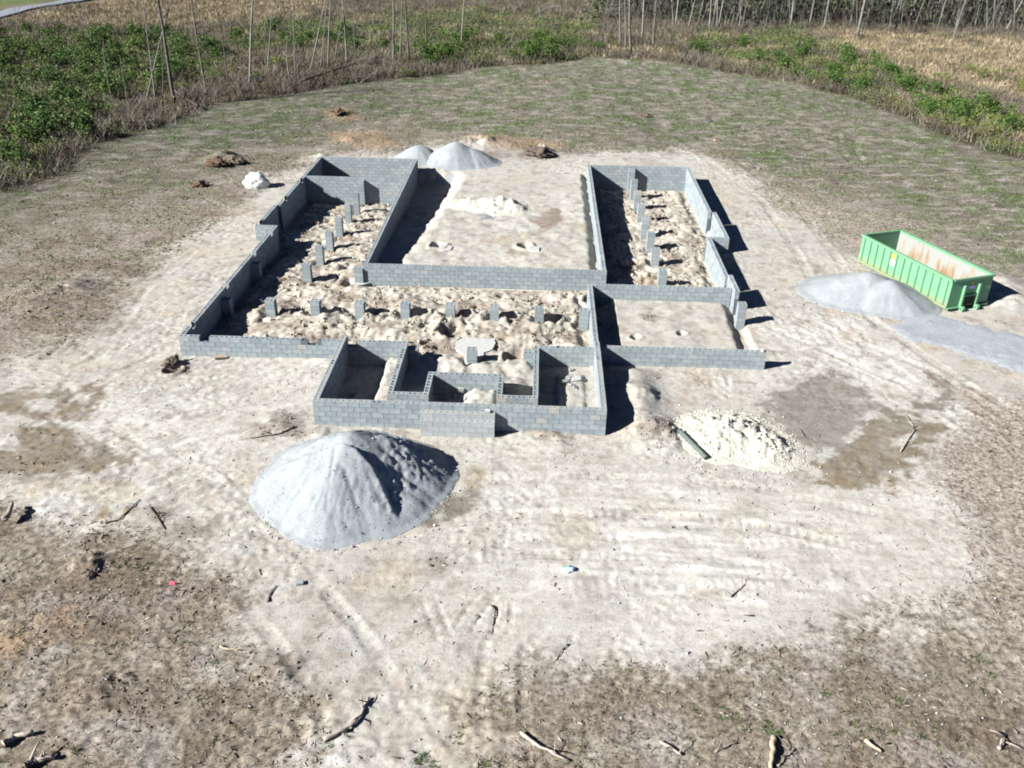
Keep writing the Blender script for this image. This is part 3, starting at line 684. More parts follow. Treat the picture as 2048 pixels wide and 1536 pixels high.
h2 = heap('sand_pile', 'broad crumbly cream sand heap right of the porch beside the dark pipe', 'sand pile', [(6.85, 26.75, .62, 1.35, 1.15, .5), (7.9, 26.0, .45, 1.2, 1.15, .5), (6.15, 27.1, .42, 1.2, 1, .5)], M_LIME, .05, .45, .15, .24, .34, 52)

# ------------------------------------------------------------------ dumpster
M_GREEN = simple('green_paint', (.125, .285, .165), (.145, .32, .185), 2.2, .5, .15, .004, 0)
def mat_side():
    m, t, b = newmat('green_paint_weathered')
    n = noise(t, 1.6, 5); n2 = noise(t, 7, 5)
    tc = N(t, 'ShaderNodeTexCoord'); sp = N(t, 'ShaderNodeSeparateXYZ'); t.links.new(tc.outputs['Object'], sp.inputs[0])
    lo = N(t, 'ShaderNodeMapRange'); lo.inputs['From Min'].default_value = .16; lo.inputs['From Max'].default_value = .55; lo.inputs['To Min'].default_value = .95; lo.inputs['To Max'].default_value = 0
    t.links.new(sp.outputs[2], lo.inputs[0])
    mu = N(t, 'ShaderNodeMath', operation='MULTIPLY'); t.links.new(lo.outputs[0], mu.inputs[0]); t.links.new(ramp(t, n2.outputs[0], [(.3, (.1,)*3), (.6, (1,)*3)]).outputs[0], mu.inputs[1])
    c = mix(t, ramp(t, n.outputs[0], [(.35, (.125, .29, .17)), (.65, (.145, .32, .19))]).outputs[0], (.24, .20, .11), mu.outputs[0])
    t.links.new(c, b.inputs['Base Color']); b.inputs['Roughness'].default_value = .55
    return m
def mat_inner():
    m, t, b = newmat('worn_pale_paint_with_rust')
    tc = N(t, 'ShaderNodeTexCoord'); mp = N(t, 'ShaderNodeMapping'); mp.inputs['Scale'].default_value = (1, 1.5, .35); t.links.new(tc.outputs['Object'], mp.inputs[0])
    n = N(t, 'ShaderNodeTexNoise'); n.inputs['Scale'].default_value = 2.4; n.inputs['Detail'].default_value = 5; t.links.new(mp.outputs[0], n.inputs['Vector'])
    sp = N(t, 'ShaderNodeSeparateXYZ'); t.links.new(tc.outputs['Object'], sp.inputs[0])
    lo = N(t, 'ShaderNodeMapRange'); lo.inputs['From Min'].default_value = .1; lo.inputs['From Max'].default_value = 1.5; lo.inputs['To Min'].default_value = .16; lo.inputs['To Max'].default_value = -.10
    t.links.new(sp.outputs[2], lo.inputs[0])
    ad = N(t, 'ShaderNodeMath', operation='ADD'); t.links.new(n.outputs[0], ad.inputs[0]); t.links.new(lo.outputs[0], ad.inputs[1])
    r = ramp(t, ad.outputs[0], [(.47, (.26, .27, .26)), (.57, (.26, .215, .16)), (.70, (.20, .115, .065))])
    t.links.new(r.outputs[0], b.inputs['Base Color']); b.inputs['Roughness'].default_value = .8
    return m
M_SIDE, M_INNER = mat_side(), mat_inner()
M_DARK = simple('dark_steel', (.02, .022, .02), (.04, .04, .035), 5, .7, .2, .003, 0)
DX, DY = 18.58, 41.35
D = empty('dumpster', (DX, DY, -.02), math.atan2(-5.75, 2.2)+math.pi/2, 'light green roll-off dumpster, open on top, rusty inside', 'dumpster')
# local: x across (2.3), y along; front (hook) end at -y
HL, HW, HT = 3.12, 1.15, 1.52; Z0 = .16
mb = MB(); mb.box(-HW, HW, -HL, HL, Z0, Z0+.06); mb.build('floor', M_INNER, D)
for s in (-1, 1):
    mb = MB(); a, b_ = sorted((s*HW, s*(HW-.04))); mb.box(a, b_, -HL, HL, Z0+.06, HT-.08); mb.build('side_wall', M_SIDE, D)
    mb = MB(); a, b_ = sorted((s*(HW-.043), s*(HW-.055))); mb.box(a, b_, -HL+.06, HL-.06, Z0+.065, HT-.085); mb.build('inner_lining', M_INNER, D)
    mb = MB(); a, b_ = sorted((s*(HW+.07), s*(HW-.06))); mb.box(a, b_, -HL-.02, HL+.02, HT-.078, HT+.02); mb.build('top_rail', M_GREEN, D)
    mb = MB(); a, b_ = sorted((s*(HW+.05), s*(HW+.002))); mb.box(a, b_, -HL-.02, HL+.02, Z0-.04, Z0+.09); mb.build('bottom_rail', M_SIDE, D)
    for k in range(13):
        y = -HL+.24+k*(2*HL-.48)/12
        mb = MB(); x0_, x1_ = s*(HW+.001), s*(HW+.075)
        V = [(x0_, y-.055, Z0+.09), (x1_, y-.032, Z0+.09), (x1_, y+.032, Z0+.09), (x0_, y+.055, Z0+.09)]; V += [(v[0], v[1], HT-.078) for v in V]
        mb.add(V, [(0, 1, 5, 4), (1, 2, 6, 5), (2, 3, 7, 6)] if s > 0 else [(4, 5, 1, 0), (5, 6, 2, 1), (6, 7, 3, 2)]); mb.build('rib', M_SIDE, D)
for s, nm in ((-1, 'front_panel'), (1, 'tailgate')):
    mb = MB(); a, b_ = sorted((s*HL, s*(HL-.05)))
    if s < 0:
        mb.box(-HW+.042, -.36, a, b_, Z0, HT-.08); mb.box(.36, HW-.042, a, b_, Z0, HT-.08); mb.box(-.36, .36, a, b_, .72, HT-.08)
    else: mb.box(-HW+.042, HW-.042, a, b_, Z0, HT-.08)
    mb.build(nm, M_GREEN, D)
    mb = MB(); a, b_ = sorted((s*(HL+.05), s*(HL-.055))); mb.box(-HW+.062, HW-.062, a, b_, HT-.079, HT+.018); mb.build('end_rail', M_GREEN, D)
mb = MB(); mb.box(-HW, -.40, -HL-.10, -HL-.002, Z0-.06, Z0+.02); mb.build('bumper', M_GREEN, D)
mb = MB(); mb.box(.40, HW, -HL-.10, -HL-.002, Z0-.06, Z0+.02); mb.build('bumper', M_GREEN, D)
mb = MB(); mb.box(-.35, .35, -HL+.03, -HL+.9, Z0+.062, .75); mb.build('winch_pocket', M_DARK, D)
for s in (-1, 1):
    mb = MB(); mb.box(s*.42-.05, s*.42+.05, -HL-.13, -HL-.002, Z0+.022, HT-.32); mb.build('post', M_GREEN, D)
    mb = MB(); mb.box(s*.42-.05, s*.42+.05, -HL, HL-.1, 0, Z0-.002); mb.build('skid_rail', M_DARK, D)
    mb = MB(); c = (s*.42, -HL-.20, .12); mb.tube([(c[0]-.07, c[1], c[2]), (c[0]+.07, c[1], c[2])], .12, 16); wv = mb.build('roller', M_GREEN, D)
    mb = MB(); mb.tube([(c[0]-.10, c[1], c[2]), (c[0]+.10, c[1], c[2])], .03, 8); mb.build('axle', M_DARK, wv)
    mb = MB(); mb.tube([(s*.98-.08, HL-.35, .09), (s*.98+.08, HL-.35, .09)], .1, 12); mb.build('roller', M_GREEN, D)
mb = MB(); mb.box(-.365, .365, -HL-.09, -HL-.002, .66, .72); mb.build('cross_bar', M_GREEN, D)
M_YEL = simple('yellow_sticker', (.55, .45, .07), (.62, .5, .1), 20, .5, 0, 0, 0); M_WHT = simple('white_sticker', (.5, .52, .6), (.62, .62, .66), 20, .5, 0, 0, 0)
M_PUR = simple('violet_sticker', (.20, .18, .42), (.45, .42, .6), 14, .5, 0, 0, 0)
def plate(mat, x, y, z, wy, hz, front=False):
    mb = MB()
    if front: mb.box(x-wy/2, x+wy/2, -HL-.012, -HL-.002, z-hz/2, z+hz/2)
    else: mb.box(-HW-.012, -HW-.002, y-wy/2, y+wy/2, z-hz/2, z+hz/2)
    mb.build('sticker', mat, D)
yb = -HL+.24+7.5*(2*HL-.48)/12
plate(M_YEL, 0, yb+.02, 1.24, .26, .24); plate(M_WHT, 0, yb, .92, .34, .26)
plate(M_YEL, .02, 0, 1.26, .16, .12, True); plate(M_PUR, .02, 0, 1.06, .42, .18, True)

# ------------------------------------------------------------------ small things on site
M_WHITE = simple('white_plastic', (.50, .51, .53), (.66, .66, .66), 3, .45, .5, .05, 0)
M_CONC = simple('pale_concrete', (.36, .37, .37), (.46, .46, .455), 5, .9, .5, .01, 0)
M_WOOD = simple('weathered_wood', (.20, .17, .145), (.40, .36, .32), 4, .9, .8, .01, .25)
M_WOODD = simple('dark_wood', (.07, .055, .045), (.14, .11, .09), 5, .95, .8, .01, .2)
M_ROOT = simple('orange_root_clay', (.085, .055, .038), (.20, .13, .08), 5, .95, 1, .06, .2)
M_PIPE = simple('dark_green_pipe', (.075, .10, .095), (.11, .14, .13), 6, .5, .1, .002, 0)
M_TANW = simple('tan_cut_wood', (.33, .26, .19), (.44, .36, .27), 8, .9, .4, .004, 0)
M_GREYB = simple('broken_block', (.25, .275, .285), (.33, .35, .355), 10, .95, .6, .005, .1)
def blob(name, mat, p, rx, ry, rz, seed, amp=.35, label=None, cat=None, group=None, rot=0, sub=3, flat=.35):
    import bmesh
    bm = bmesh.new(); bmesh.ops.create_icosphere(bm, subdivisions=sub, radius=1)
    V = np.array([v.co[:] for v in bm.verts])
    k = 1+amp*(fbm(V[:, 0]*1+seed, V[:, 1]+V[:, 2]*1.3, .9, 5, seed, .65)*1.4+fbm(V[:, 2]*1.2+seed, V[:, 1]-V[:, 0], .4, 4, seed+1, .7)*.9)
    V = V*k[:, None]; V[:, 2] = np.maximum(V[:, 2], -flat)+flat
    for v, c in zip(bm.verts, V): v.co = (c[0]*rx, c[1]*ry, c[2]*rz)
    me = bpy.data.meshes.new(name); bm.to_mesh(me); bm.free(); me.materials.append(mat); me.shade_smooth()
    o = link(name, me, None, p, (0, 0, rot)); return tag(o, label, cat, group)
p = G(515, 374)
bag = blob('bulk_bag', M_WHITE, (p.x, p.y, p.z-.03), .74, .55, .68, 4, .3, 'crumpled white bulk bag on the sand left of the left wing', 'bag', sub=4)
def slabpoly(name, pts, z_up, mat, label, cat, th=.10):
    P = [G(*q) for q in pts]; zt = max(p.z for p in P)*.5+sum(p.z for p in P)/len(P)*.5+z_up; c = sum(P, Vector())/len(P)
    V = [(p.x-c.x, p.y-c.y, 0) for p in P]+[(p.x-c.x, p.y-c.y, -th*3) for p in P]; n = len(P)
    Fc = [tuple(range(n))]+[(i, n+i, n+(i+1) % n, (i+1) % n) for i in range(n)]
    o = link(name, mesh(name, V, Fc, mat), None, (c.x, c.y, zt)); return tag(o, label, cat)
slabpoly('concrete_footing', [(912,702),(911,690),(922,682),(945,679),(968,681),(988,680),(991,690),(984,701),(967,707),(968,714),(950,729),(930,731),(928,712),(918,706)], .035, M_CONC, 'white concrete footing under the lone pier behind the entry recess', 'footing')
slabpoly('concrete_footing', [(878,500),(884,493),(905,494),(901,502),(886,503)], .06, M_CONC, 'left of the two white concrete pads poured in the courtyard', 'footing')
slabpoly('concrete_footing', [(1056,500),(1062,494),(1079,496),(1078,504),(1062,504)], .06, M_CONC, 'right of the two white concrete pads poured in the courtyard', 'footing')
slabpoly('concrete_footing', [(700,566),(712,561),(745,564),(742,571),(706,574)], .02, M_CONC, 'thin concrete strip at the foot of the courtyard corner', 'footing')
# dark pipe
a, b_ = G(1360, 868, .10), G(1412, 921, .10); mb = MB(); c = (a+b_)/2
mb.tube([a-c, b_-c], .085, 14); mb.tube([a-c-(b_-a)*.001, a-c-(b_-a)*.03], .11, 14)
tag(mb.build('drain_pipe', M_PIPE, None, c), 'dark green grey pipe lying at the left foot of the cream sand heap', 'pipe')
# logs and branches
def stick(pts, r, mat, label, name='fallen_branch', cat='branch', up=.0, twigs=0, seed=0):
    P = [G(x, y, r*.9+up) for x, y in pts]; c = P[0].copy(); rr = random.Random(seed); Q = []
    for i in range(len(P)-1):
        for k in range(4): Q.append(P[i].lerp(P[i+1], k/4)+Vector((rr.uniform(-1, 1), rr.uniform(-1, 1), rr.uniform(0, 1)))*min(r, .06)*.45)
    Q.append(P[-1]); n = len(Q); mb = MB(); mb.tube([q-c for q in Q], [r*(1-.55*i/n)*rr.uniform(.93, 1.07) for i in range(n)], 9)
    for k in range(twigs):
        q = Q[rr.randrange(1, n-1)]; d = Vector((rr.uniform(-1, 1), rr.uniform(-1, 1), rr.uniform(.1, .6))).normalized()*rr.uniform(.15, .5)
        mb.tube([q-c, q-c+d*.6+Vector((0, 0, .03)), q-c+d], [r*.4, r*.25, r*.12], 5)
    return tag(mb.build(name, mat, None, c, smooth=True), label, cat)
stick([(648,1484),(690,1462),(724,1432),(738,1398)], .055, M_WOOD, 'curved grey branch in the lower middle left, above the bottom edge', twigs=3, seed=1)
stick([(1040,1468),(1080,1497),(1138,1524)], .045, M_WOOD, 'straight brown branch near the bottom centre', twigs=2, seed=2)
stick([(1547,1478),(1545,1506),(1541,1545)], .075, M_TANW, 'short thick pale log below the dark green weed at bottom right', 'log', 'log', seed=3)
stick([(10,1492),(34,1478),(68,1469)], .09, M_WOOD, 'grey log in the bottom left corner', 'log', 'log', seed=4)
stick([(52,1540),(75,1525),(110,1520)], .1, M_WOOD, 'forked grey log cut by the bottom left edge', 'log', 'log', twigs=5, seed=5)
stick([(13,1053),(22,1040),(28,1020)], .10, M_WOOD, 'short grey log standing out on the left edge of the site', 'log', 'log', up=.15, seed=6)
stick([(1430,1505),(1460,1490),(1475,1488)], .03, M_WOOD, 'thin bent stick left of the pale log', twigs=2, seed=7)
stick([(1555,1535),(1570,1515),(1590,1500)], .03, M_WOOD, 'thin curved stick right of the pale log', twigs=2, seed=8)
stick([(1995,1500),(2002,1485),(2008,1472)], .05, M_WOOD, 'pale splintered stump piece near the bottom right corner', twigs=5, seed=9)
stick([(1730,1484),(1745,1496),(1762,1506)], .05, M_TANW, 'pale wood chunk at bottom right of the brown litter', seed=10)
stick([(210,1048),(240,1040),(280,1000)], .025, M_WOODD, 'thin dark twig on the pale sand at the left', twigs=3, seed=11)
stick([(300,1015),(318,1040),(330,1060)], .025, M_WOODD, 'dark forked twig left of the big gravel heap', twigs=3, seed=12)
stick([(536,1205),(540,1190),(552,1172)], .025, M_WOODD, 'short bent dark twig below the big gravel heap', seed=13)
stick([(1320,1486),(1345,1500),(1362,1512)], .04, M_WOOD, 'grey stick at the bottom right of centre', twigs=2, seed=14)
stick([(1138,1290),(1125,1300),(1112,1322)], .025, M_WOODD, 'crooked dark twig on the pale sand at centre bottom', twigs=2, seed=15)
stick([(1462,1195),(1472,1185),(1490,1170)], .02, M_WOODD, 'thin dark twig on the sand right of centre', twigs=4, seed=16)
stick([(440,1295),(455,1300),(480,1302)], .03, M_TANW, 'light peeled stick in the brown litter, lower left', seed=17)
stick([(983,1212),(990,1222),(984,1266)], .03, M_WOODD, 'upright dark stick among the wheel ruts at centre', seed=18)
stick([(1800,905),(1830,860),(1810,830)], .03, M_WOOD, 'branched driftwood stick across the wet patch on the right', twigs=8, seed=19)
stick([(1600,860),(1610,875),(1630,885)], .02, M_WOODD, 'thin curved twig on the grey wet patch', seed=20)
stick([(590,855),(560,868),(500,878)], .03, M_WOODD, 'dark root end by the left porch corner', twigs=3, seed=21)
# root balls and clods
def clump(px, py, rx, ry, rz, mat, label, cat='root ball', seed=1, name='root_ball'):
    p = G(px, py); o = blob(name, mat, (p.x, p.y, p.z-.06), rx, ry, rz, seed, .75, label, cat, rot=seed, sub=4)
    rr = random.Random(seed); mb = MB()
    for k in range(9):
        a = rr.uniform(0, 6.28); q = Vector((math.cos(a)*rx*.7, math.sin(a)*ry*.7, rz*.5)); d = Vector((math.cos(a+rr.uniform(-.6, .6)), math.sin(a), rr.uniform(-.1, .9)))*rr.uniform(.4, .9)*rx
        mb.tube([q, q+d*.5+Vector((0, 0, .05)), q+d], [.035, .025, .01], 5)
    mb.build('root', M_WOODD, o); return o
clump(432, 322, .7, .42, .36, M_ROOT, 'orange brown root ball on the grass left of the foundation', seed=3)
clump(470, 324, .6, .4, .35, M_WOODD, 'dark root clump right beside the orange root ball', seed=6)
clump(678, 226, .6, .4, .28, M_ROOT, 'orange clay and root clump on the far grass', seed=8)
clump(1078, 303, .9, .55, .42, M_WOODD, 'dark brown root clump behind the courtyard, right of the gravel heaps', seed=9)
clump(400, 372, .5, .35, .25, M_ROOT, 'small brown root clump left of the white bag', seed=10)
clump(345, 738, .34, .24, .12, M_WOODD, 'dark lump for the shadow in a stump hole left of the front left wall', seed=11)  # dark lump, its colour standing for the shade inside a hole
clump(1290, 232, .5, .35, .18, M_WOODD, 'small dark clod on the far grass', 'clod', seed=12, name='clod')
clump(182, 1136, .22, .12, .08, M_WOODD, 'dark low lump for the shadow at a hole edge on the left of the brown ground', 'stump', seed=14, name='stump')  # flat dark blob modelled in place of a hole edge's shadow
# broken blocks in the right porch room, rubble in the recess
def shard(px, py, sx, sy, sz, rx, ry, rz, mat, label, cat='broken block', name='broken_block', up=.05):
    p = G(px, py, up); mb = MB(); c = .25
    V = [(-sx, -sy, -sz), (sx*.8, -sy, -sz), (sx, sy*.7, -sz), (-sx*.7, sy, -sz), (-sx, -sy*.9, sz), (sx*.9, -sy, sz*.8), (sx*.8, sy, sz), (-sx, sy*.8, sz*.9)]
    mb.add(V, [(0, 3, 2, 1), (4, 5, 6, 7), (0, 1, 5, 4), (1, 2, 6, 5), (2, 3, 7, 6), (3, 0, 4, 7)])
    return tag(mb.build(name, mat, None, p, (rx, ry, rz)), label, cat, 'pieces of broken block')
shard(1128, 765, .18, .08, .03, .2, .1, .5, M_GREYB, 'pointed grey block shard at the left edge of the mound in the right porch room')
shard(1137, 757, .15, .11, .03, -.2, .2, 1.2, M_GREYB, 'flat grey block shard tilted in the middle of the mound, left piece')
shard(1152, 760, .20, .12, .03, .25, -.1, .3, M_GREYB, 'largest flat grey block shard on the mound in the right porch room')
shard(1142, 771, .12, .08, .03, .2, .2, 2.1, M_GREYB, 'small grey block shard in front of the flat ones on the mound')
shard(1150, 777, .13, .09, .04, .4, 0, 1.6, M_GREYB, 'grey block chip lowest on the mound in the right porch room')
shard(1142, 741, .10, .08, .03, .1, .1, .6, M_GREYB, 'pale block chip at the top of the mound in the right porch room')
shard(1185, 738, .09, .08, .07, .1, .1, .9, M_CONC, 'small pale lump at the back corner of the right porch room')
shard(922, 787, .11, .1, .1, .15, .1, .2, M_CONC, 'white block half standing on rubble in the entry recess', up=.18)
shard(911, 795, .08, .07, .06, .1, .4, .8, M_CONC, 'white chip left of the block half in the entry recess')
shard(932, 798, .07, .06, .05, .3, .1, .4, M_CONC, 'white chip right of the block half in the entry recess')
p = at(975, 823, .82); shard_o = shard(974, 822, .10, .06, .05, .1, .1, .2, M_WHITE, 'white crumpled scrap on the upper step', 'scrap', 'paper_scrap'); shard_o.location = (p.x, p.y-.02, .85)
p = at(1109, 690, .82); so2 = shard(1108, 690, .10, .05, .03, .1, .1, .2, M_WHITE, 'white scrap on top of the back wall of the right porch room', 'scrap', 'paper_scrap'); so2.location = (p.x, 31.6, .84)
so3 = shard(1525, 694, .09, .09, .05, .1, .1, .5, M_CONC, 'pale block chip on the free end of the right room wall'); so3.location = (9.0, 31.8, .85)
shard(441, 718, .22, .1, .05, .1, .1, .5, M_TANW, 'tan piece of cut timber against the front left wall', 'timber', 'timber_offcut', up=.08)
shard(600, 1168, .1, .08, .04, 0, 0, .3, M_GREYB, 'small grey stone below the big gravel heap', 'stone', 'stone')
M_BLUE = simple('blue_plastic', (.30, .50, .60), (.42, .6, .68), 8, .4, .4, .01, 0)
M_PINK = simple('pink_tape', (.75, .12, .22), (.8, .2, .3), 8, .5, .1, .003, 0); M_ORG = simple('orange_tape', (.75, .22, .13), (.8, .3, .2), 8, .5, .1, .003, 0)
p = G(1135, 1140); blob('plastic_scrap', M_BLUE, (p.x, p.y, p.z), .22, .13, .05, 5, .8, 'torn pale blue plastic scrap on the sand in the foreground', 'scrap')
def flag(px, py, mat, label, h=.35):
    p = G(px, py); t = empty('marker_flag', p, random.uniform(0, 3), label, 'flag')
    mb = MB(); mb.tube([(0, 0, -.05), (.02, 0, h)], .008, 5); mb.build('stake', M_WOOD, t)
    mb = MB(); mb.add([(.02, 0, h), (.16, .03, h+.01), (.15, .05, h-.10), (.02, .0, h-.11), (.02, .012, h), (.16, .042, h+.01), (.15, .062, h-.10), (.02, .012, h-.11)], [(0, 1, 2, 3), (7, 6, 5, 4), (0, 4, 5, 1), (3, 2, 6, 7)]); mb.build('ribbon', mat, t)
flag(352, 1170, M_PINK, 'bright pink flagging tape on the ground in the lower left', .12)
flag(1499, 214, M_ORG, 'orange marker flag on the far grass, right of centre'); flag(1316, 236, M_ORG, 'orange marker flag beside the dark clod on the far grass')
flag(1095, 170, M_PINK, 'pale pink marker flag on the far grass at centre'); flag(1430, 288, M_ORG, 'orange marker flag behind the right wing')

# ------------------------------------------------------------------ fine litter, weeds, scrub, grass (too many to count)
def vcmat(name, rough=.9, trans=0):
    m, t, b = newmat(name); a = N(t, 'ShaderNodeAttribute', attribute_name='tint'); t.links.new(a.outputs['Color'], b.inputs['Base Color']); b.inputs['Roughness'].default_value = rough
    return m
M_TINT = vcmat('litter'); M_LEAF = vcmat('foliage', .75)
def tri_cloud(name, P, A, B, Cc, col, mat, quads=False):
    """P centre (n,3); A,B,Cc offsets -> one triangle each"""
    n = len(P); V = np.stack([P+A, P+B, P+Cc], 1).reshape(-1, 3); Fc = np.arange(n*3).reshape(n, 3)
    me = mesh(name, V, Fc, mat); at_ = me.attributes.new('tint', 'FLOAT_COLOR', 'POINT')
    at_.data.foreach_set('color', np.repeat(np.concatenate([col, np.ones((n, 1))], 1), 3, 0).astype(np.float32).ravel()); return me
def scatter(n, x0, x1, y0, y1): return rng.uniform(x0, x1, n), rng.uniform(y0, y1, n)
def nonbuilt(x, y):
    ok = np.ones(len(x), bool)
    for r in [(-14.8, -8, 39.6, 58.5), (-14.1, 9.2, 31.4, 58.2), (-7.7, 2.7, 26, 31.6), (3, 10.1, 38, 58.2)]: ok &= ~((x > r[0]) & (x < r[1]) & (y > r[2]) & (y < r[3]))
    ok &= ~((np.abs(x-DX) < 2.4) & (np.abs(y-DY) < 3.4))
    ok &= np.hypot((x+5.4)/3.2, (y-23)/3.0) > 1
    return ok
def prisms(name, x, y, L, r, col, mat, tilt=.25, up=0):
    n = len(x); a = rng.uniform(0, np.pi, n); el = rng.normal(0, tilt, n)
    d = np.stack([np.cos(a)*np.cos(el), np.sin(a)*np.cos(el), np.sin(el)], 1)*L[:, None]/2
    sx = np.stack([-np.sin(a), np.cos(a), 0*a], 1)*r[:, None]; uz = np.array([[0, 0, 1.]])*r[:, None]
    P = np.stack([x, y, gz(x, y)+r*.6+up], 1)
    V = np.stack([P-d-sx-uz*.6, P-d+sx-uz*.6, P-d+uz, P+d*.9-sx*.7-uz*.6, P+d*.9+sx*.7-uz*.6, P+d*.9+uz*.7], 1).reshape(-1, 3)
    q = np.array([[0, 1, 4], [0, 4, 3], [1, 2, 5], [1, 5, 4], [2, 0, 3], [2, 3, 5], [0, 2, 1], [3, 4, 5]])
    Fc = (np.arange(n)[:, None, None]*6+q[None]).reshape(-1, 3)
    me = mesh(name, V, Fc, mat); at_ = me.attributes.new('tint', 'FLOAT_COLOR', 'POINT')
    at_.data.foreach_set('color', np.repeat(np.concatenate([col, np.ones((n, 1))], 1), 6, 0).astype(np.float32).ravel()); return me
def tone(x, y, a=.45): return (1+a*fbm(x, y, 3.3, 4, 611)*2)[:, None]
def pick(cols, n, j=.2):
    c = np.array(cols)[rng.integers(0, len(cols), n)]; return c*(1+rng.uniform(-j, j, (n, 1)))
# sticks and chips
x, y = scatter(110000, -20, 22, 10, 62)
dist = sdf(x, y, P_SAND); keep = nonbuilt(x, y) & (rng.random(len(x)) < np.where(dist < .3, .8, .09)*np.where(y > 30, .8, 1)) & (sst(-.3, .3, fbm(x, y, 2.3, 3, 301)) > rng.random(len(x))*.9)
x, y = x[keep][:44000], y[keep][:44000]; n = len(x)
L = rng.gamma(2, .020, n)+.018; col = pick([(.33, .29, .23), (.25, .21, .16), (.10, .075, .055), (.07, .055, .045), (.14, .11, .085), (.17, .13, .10), (.35, .33, .30)], n)
tag(link('wood_litter', prisms('wood_litter', x, y, L*1.3, L*.10+.004, col, M_TINT)), kind='stuff')
x, y = scatter(60000, -16, 18, 10, 34); dist = sdf(x, y, P_SAND); kp = nonbuilt(x, y) & (rng.random(len(x)) < np.where(dist < .3, .7, .05)) & (fbm(x, y, 1.6, 3, 303) > -.12)
x, y = x[kp][:11000], y[kp][:11000]; n = len(x); L = rng.gamma(3, .03, n)+.05
tag(link('fine_root_litter', prisms('fine_root_litter', x, y, L, .003+L*.022, pick([(.08, .06, .045), (.12, .095, .07), (.20, .17, .135), (.30, .27, .23), (.06, .048, .038)], n), M_TINT, .35)), kind='stuff')
# small stones round the heaps and on the sand
parts = []
for cx, cy, r0, r1, k in ((-5.4, 22.9, 2.45, 3.1, 800), (-6.2, 60.9, 2.2, 3.2, 300), (6.9, 26.3, 1.8, 2.7, 500), (15.6, 39.3, 2.4, 3.4, 500)):
    a = rng.uniform(0, 6.28, k); r = r0+(r1-r0)*rng.random(k)**1.6; parts.append((cx+np.cos(a)*r*1.08, cy+np.sin(a)*r))
xx, yy = scatter(2600, -14, 16, 12, 45); kk = nonbuilt(xx, yy); parts.append((xx[kk], yy[kk]))
x = np.concatenate([p[0] for p in parts]); y = np.concatenate([p[1] for p in parts]); n = len(x); L = rng.gamma(2, .009, n)+.015
tag(link('scattered_stones', prisms('scattered_stones', x, y, L, L*.5, pick([(.30, .31, .33), (.38, .38, .38), (.2, .2, .2), (.42, .4, .36)], n), M_TINT)), kind='stuff')
def on_heap(o, n, L0, cols, name, down=.01):
    co = np.empty(len(o.data.vertices)*3, np.float32); o.data.vertices.foreach_get('co', co); co = co.reshape(-1, 3)
    i = rng.integers(0, len(co), n); P = co[i]+rng.normal(0, .02, (n, 3))*[1, 1, 0]+np.array([o.location.x, o.location.y, 0])
    L = rng.gamma(2, L0, n)+L0; me = prisms(name, P[:, 0], P[:, 1], L, L*.5, pick(cols, n), M_TINT, .5)
    g0 = gz(P[:, 0], P[:, 1])+L*.5*.6; dz = np.repeat(P[:, 2]-down-g0, 6); v = np.empty(len(me.vertices)*3, np.float32); me.vertices.foreach_get('co', v); v = v.reshape(-1, 3); v[:, 2] += dz+L.repeat(6)*.15; me.vertices.foreach_set('co', v.ravel()); me.update()
    tag(link(name, me), kind='stuff')
on_heap(h2, 2600, .011, [(.50, .49, .44), (.56, .55, .50), (.42, .40, .34)], 'sand_clods'); on_heap(h1, 700, .013, [(.50, .49, .44), (.56, .55, .50), (.42, .40, .34)], 'sand_clods')
on_heap(h0, 2200, .007, [(.30, .32, .335), (.36, .38, .39), (.40, .41, .42), (.24, .25, .26)], 'loose_gravel')
# clods inside the foundation
x, y = scatter(9000, -13.9, 9.3, 31.9, 57.8); k = np.zeros(len(x), bool)
for r in A_RECT: k |= (x > r[0]+.2) & (x < r[1]-.2) & (y > r[2]+.2) & (y < r[3]-.2)
k &= fbm(x, y, 1.6, 3, 311) > -.05; x, y = x[k], y[k]; n = len(x); L = rng.gamma(2, .02, n)+.03
tag(link('soil_clods', prisms('soil_clods', x, y, L, L*.5, pick([(.36, .33, .29), (.30, .26, .22), (.2, .165, .13), (.36, .31, .24)], n), M_TINT)), kind='stuff')
def tufts(name, x, y, h, wdt, col, mat, nb=4, spread=.6):
    n = len(x)*nb; X = np.repeat(x, nb)+rng.normal(0, 1, n)*np.repeat(h, nb)*.35; Y = np.repeat(y, nb)+rng.normal(0, 1, n)*np.repeat(h, nb)*.35
    H = np.repeat(h, nb)*rng.uniform(.6, 1.2, n); a = rng.uniform(0, 6.28, n); wv = np.repeat(wdt, nb)
    P = np.stack([X, Y, gz(X, Y)-.02], 1)
    A = np.stack([np.cos(a)*wv, np.sin(a)*wv, 0*a], 1); ln = rng.normal(0, spread, (n, 2))*H[:, None]
    Cc = np.stack([ln[:, 0], ln[:, 1], H], 1)
    c = np.repeat(col, nb, 0)*(1+rng.uniform(-.25, .25, (n, 1)))
    return tri_cloud(name, P, A, -A, Cc, c, mat)
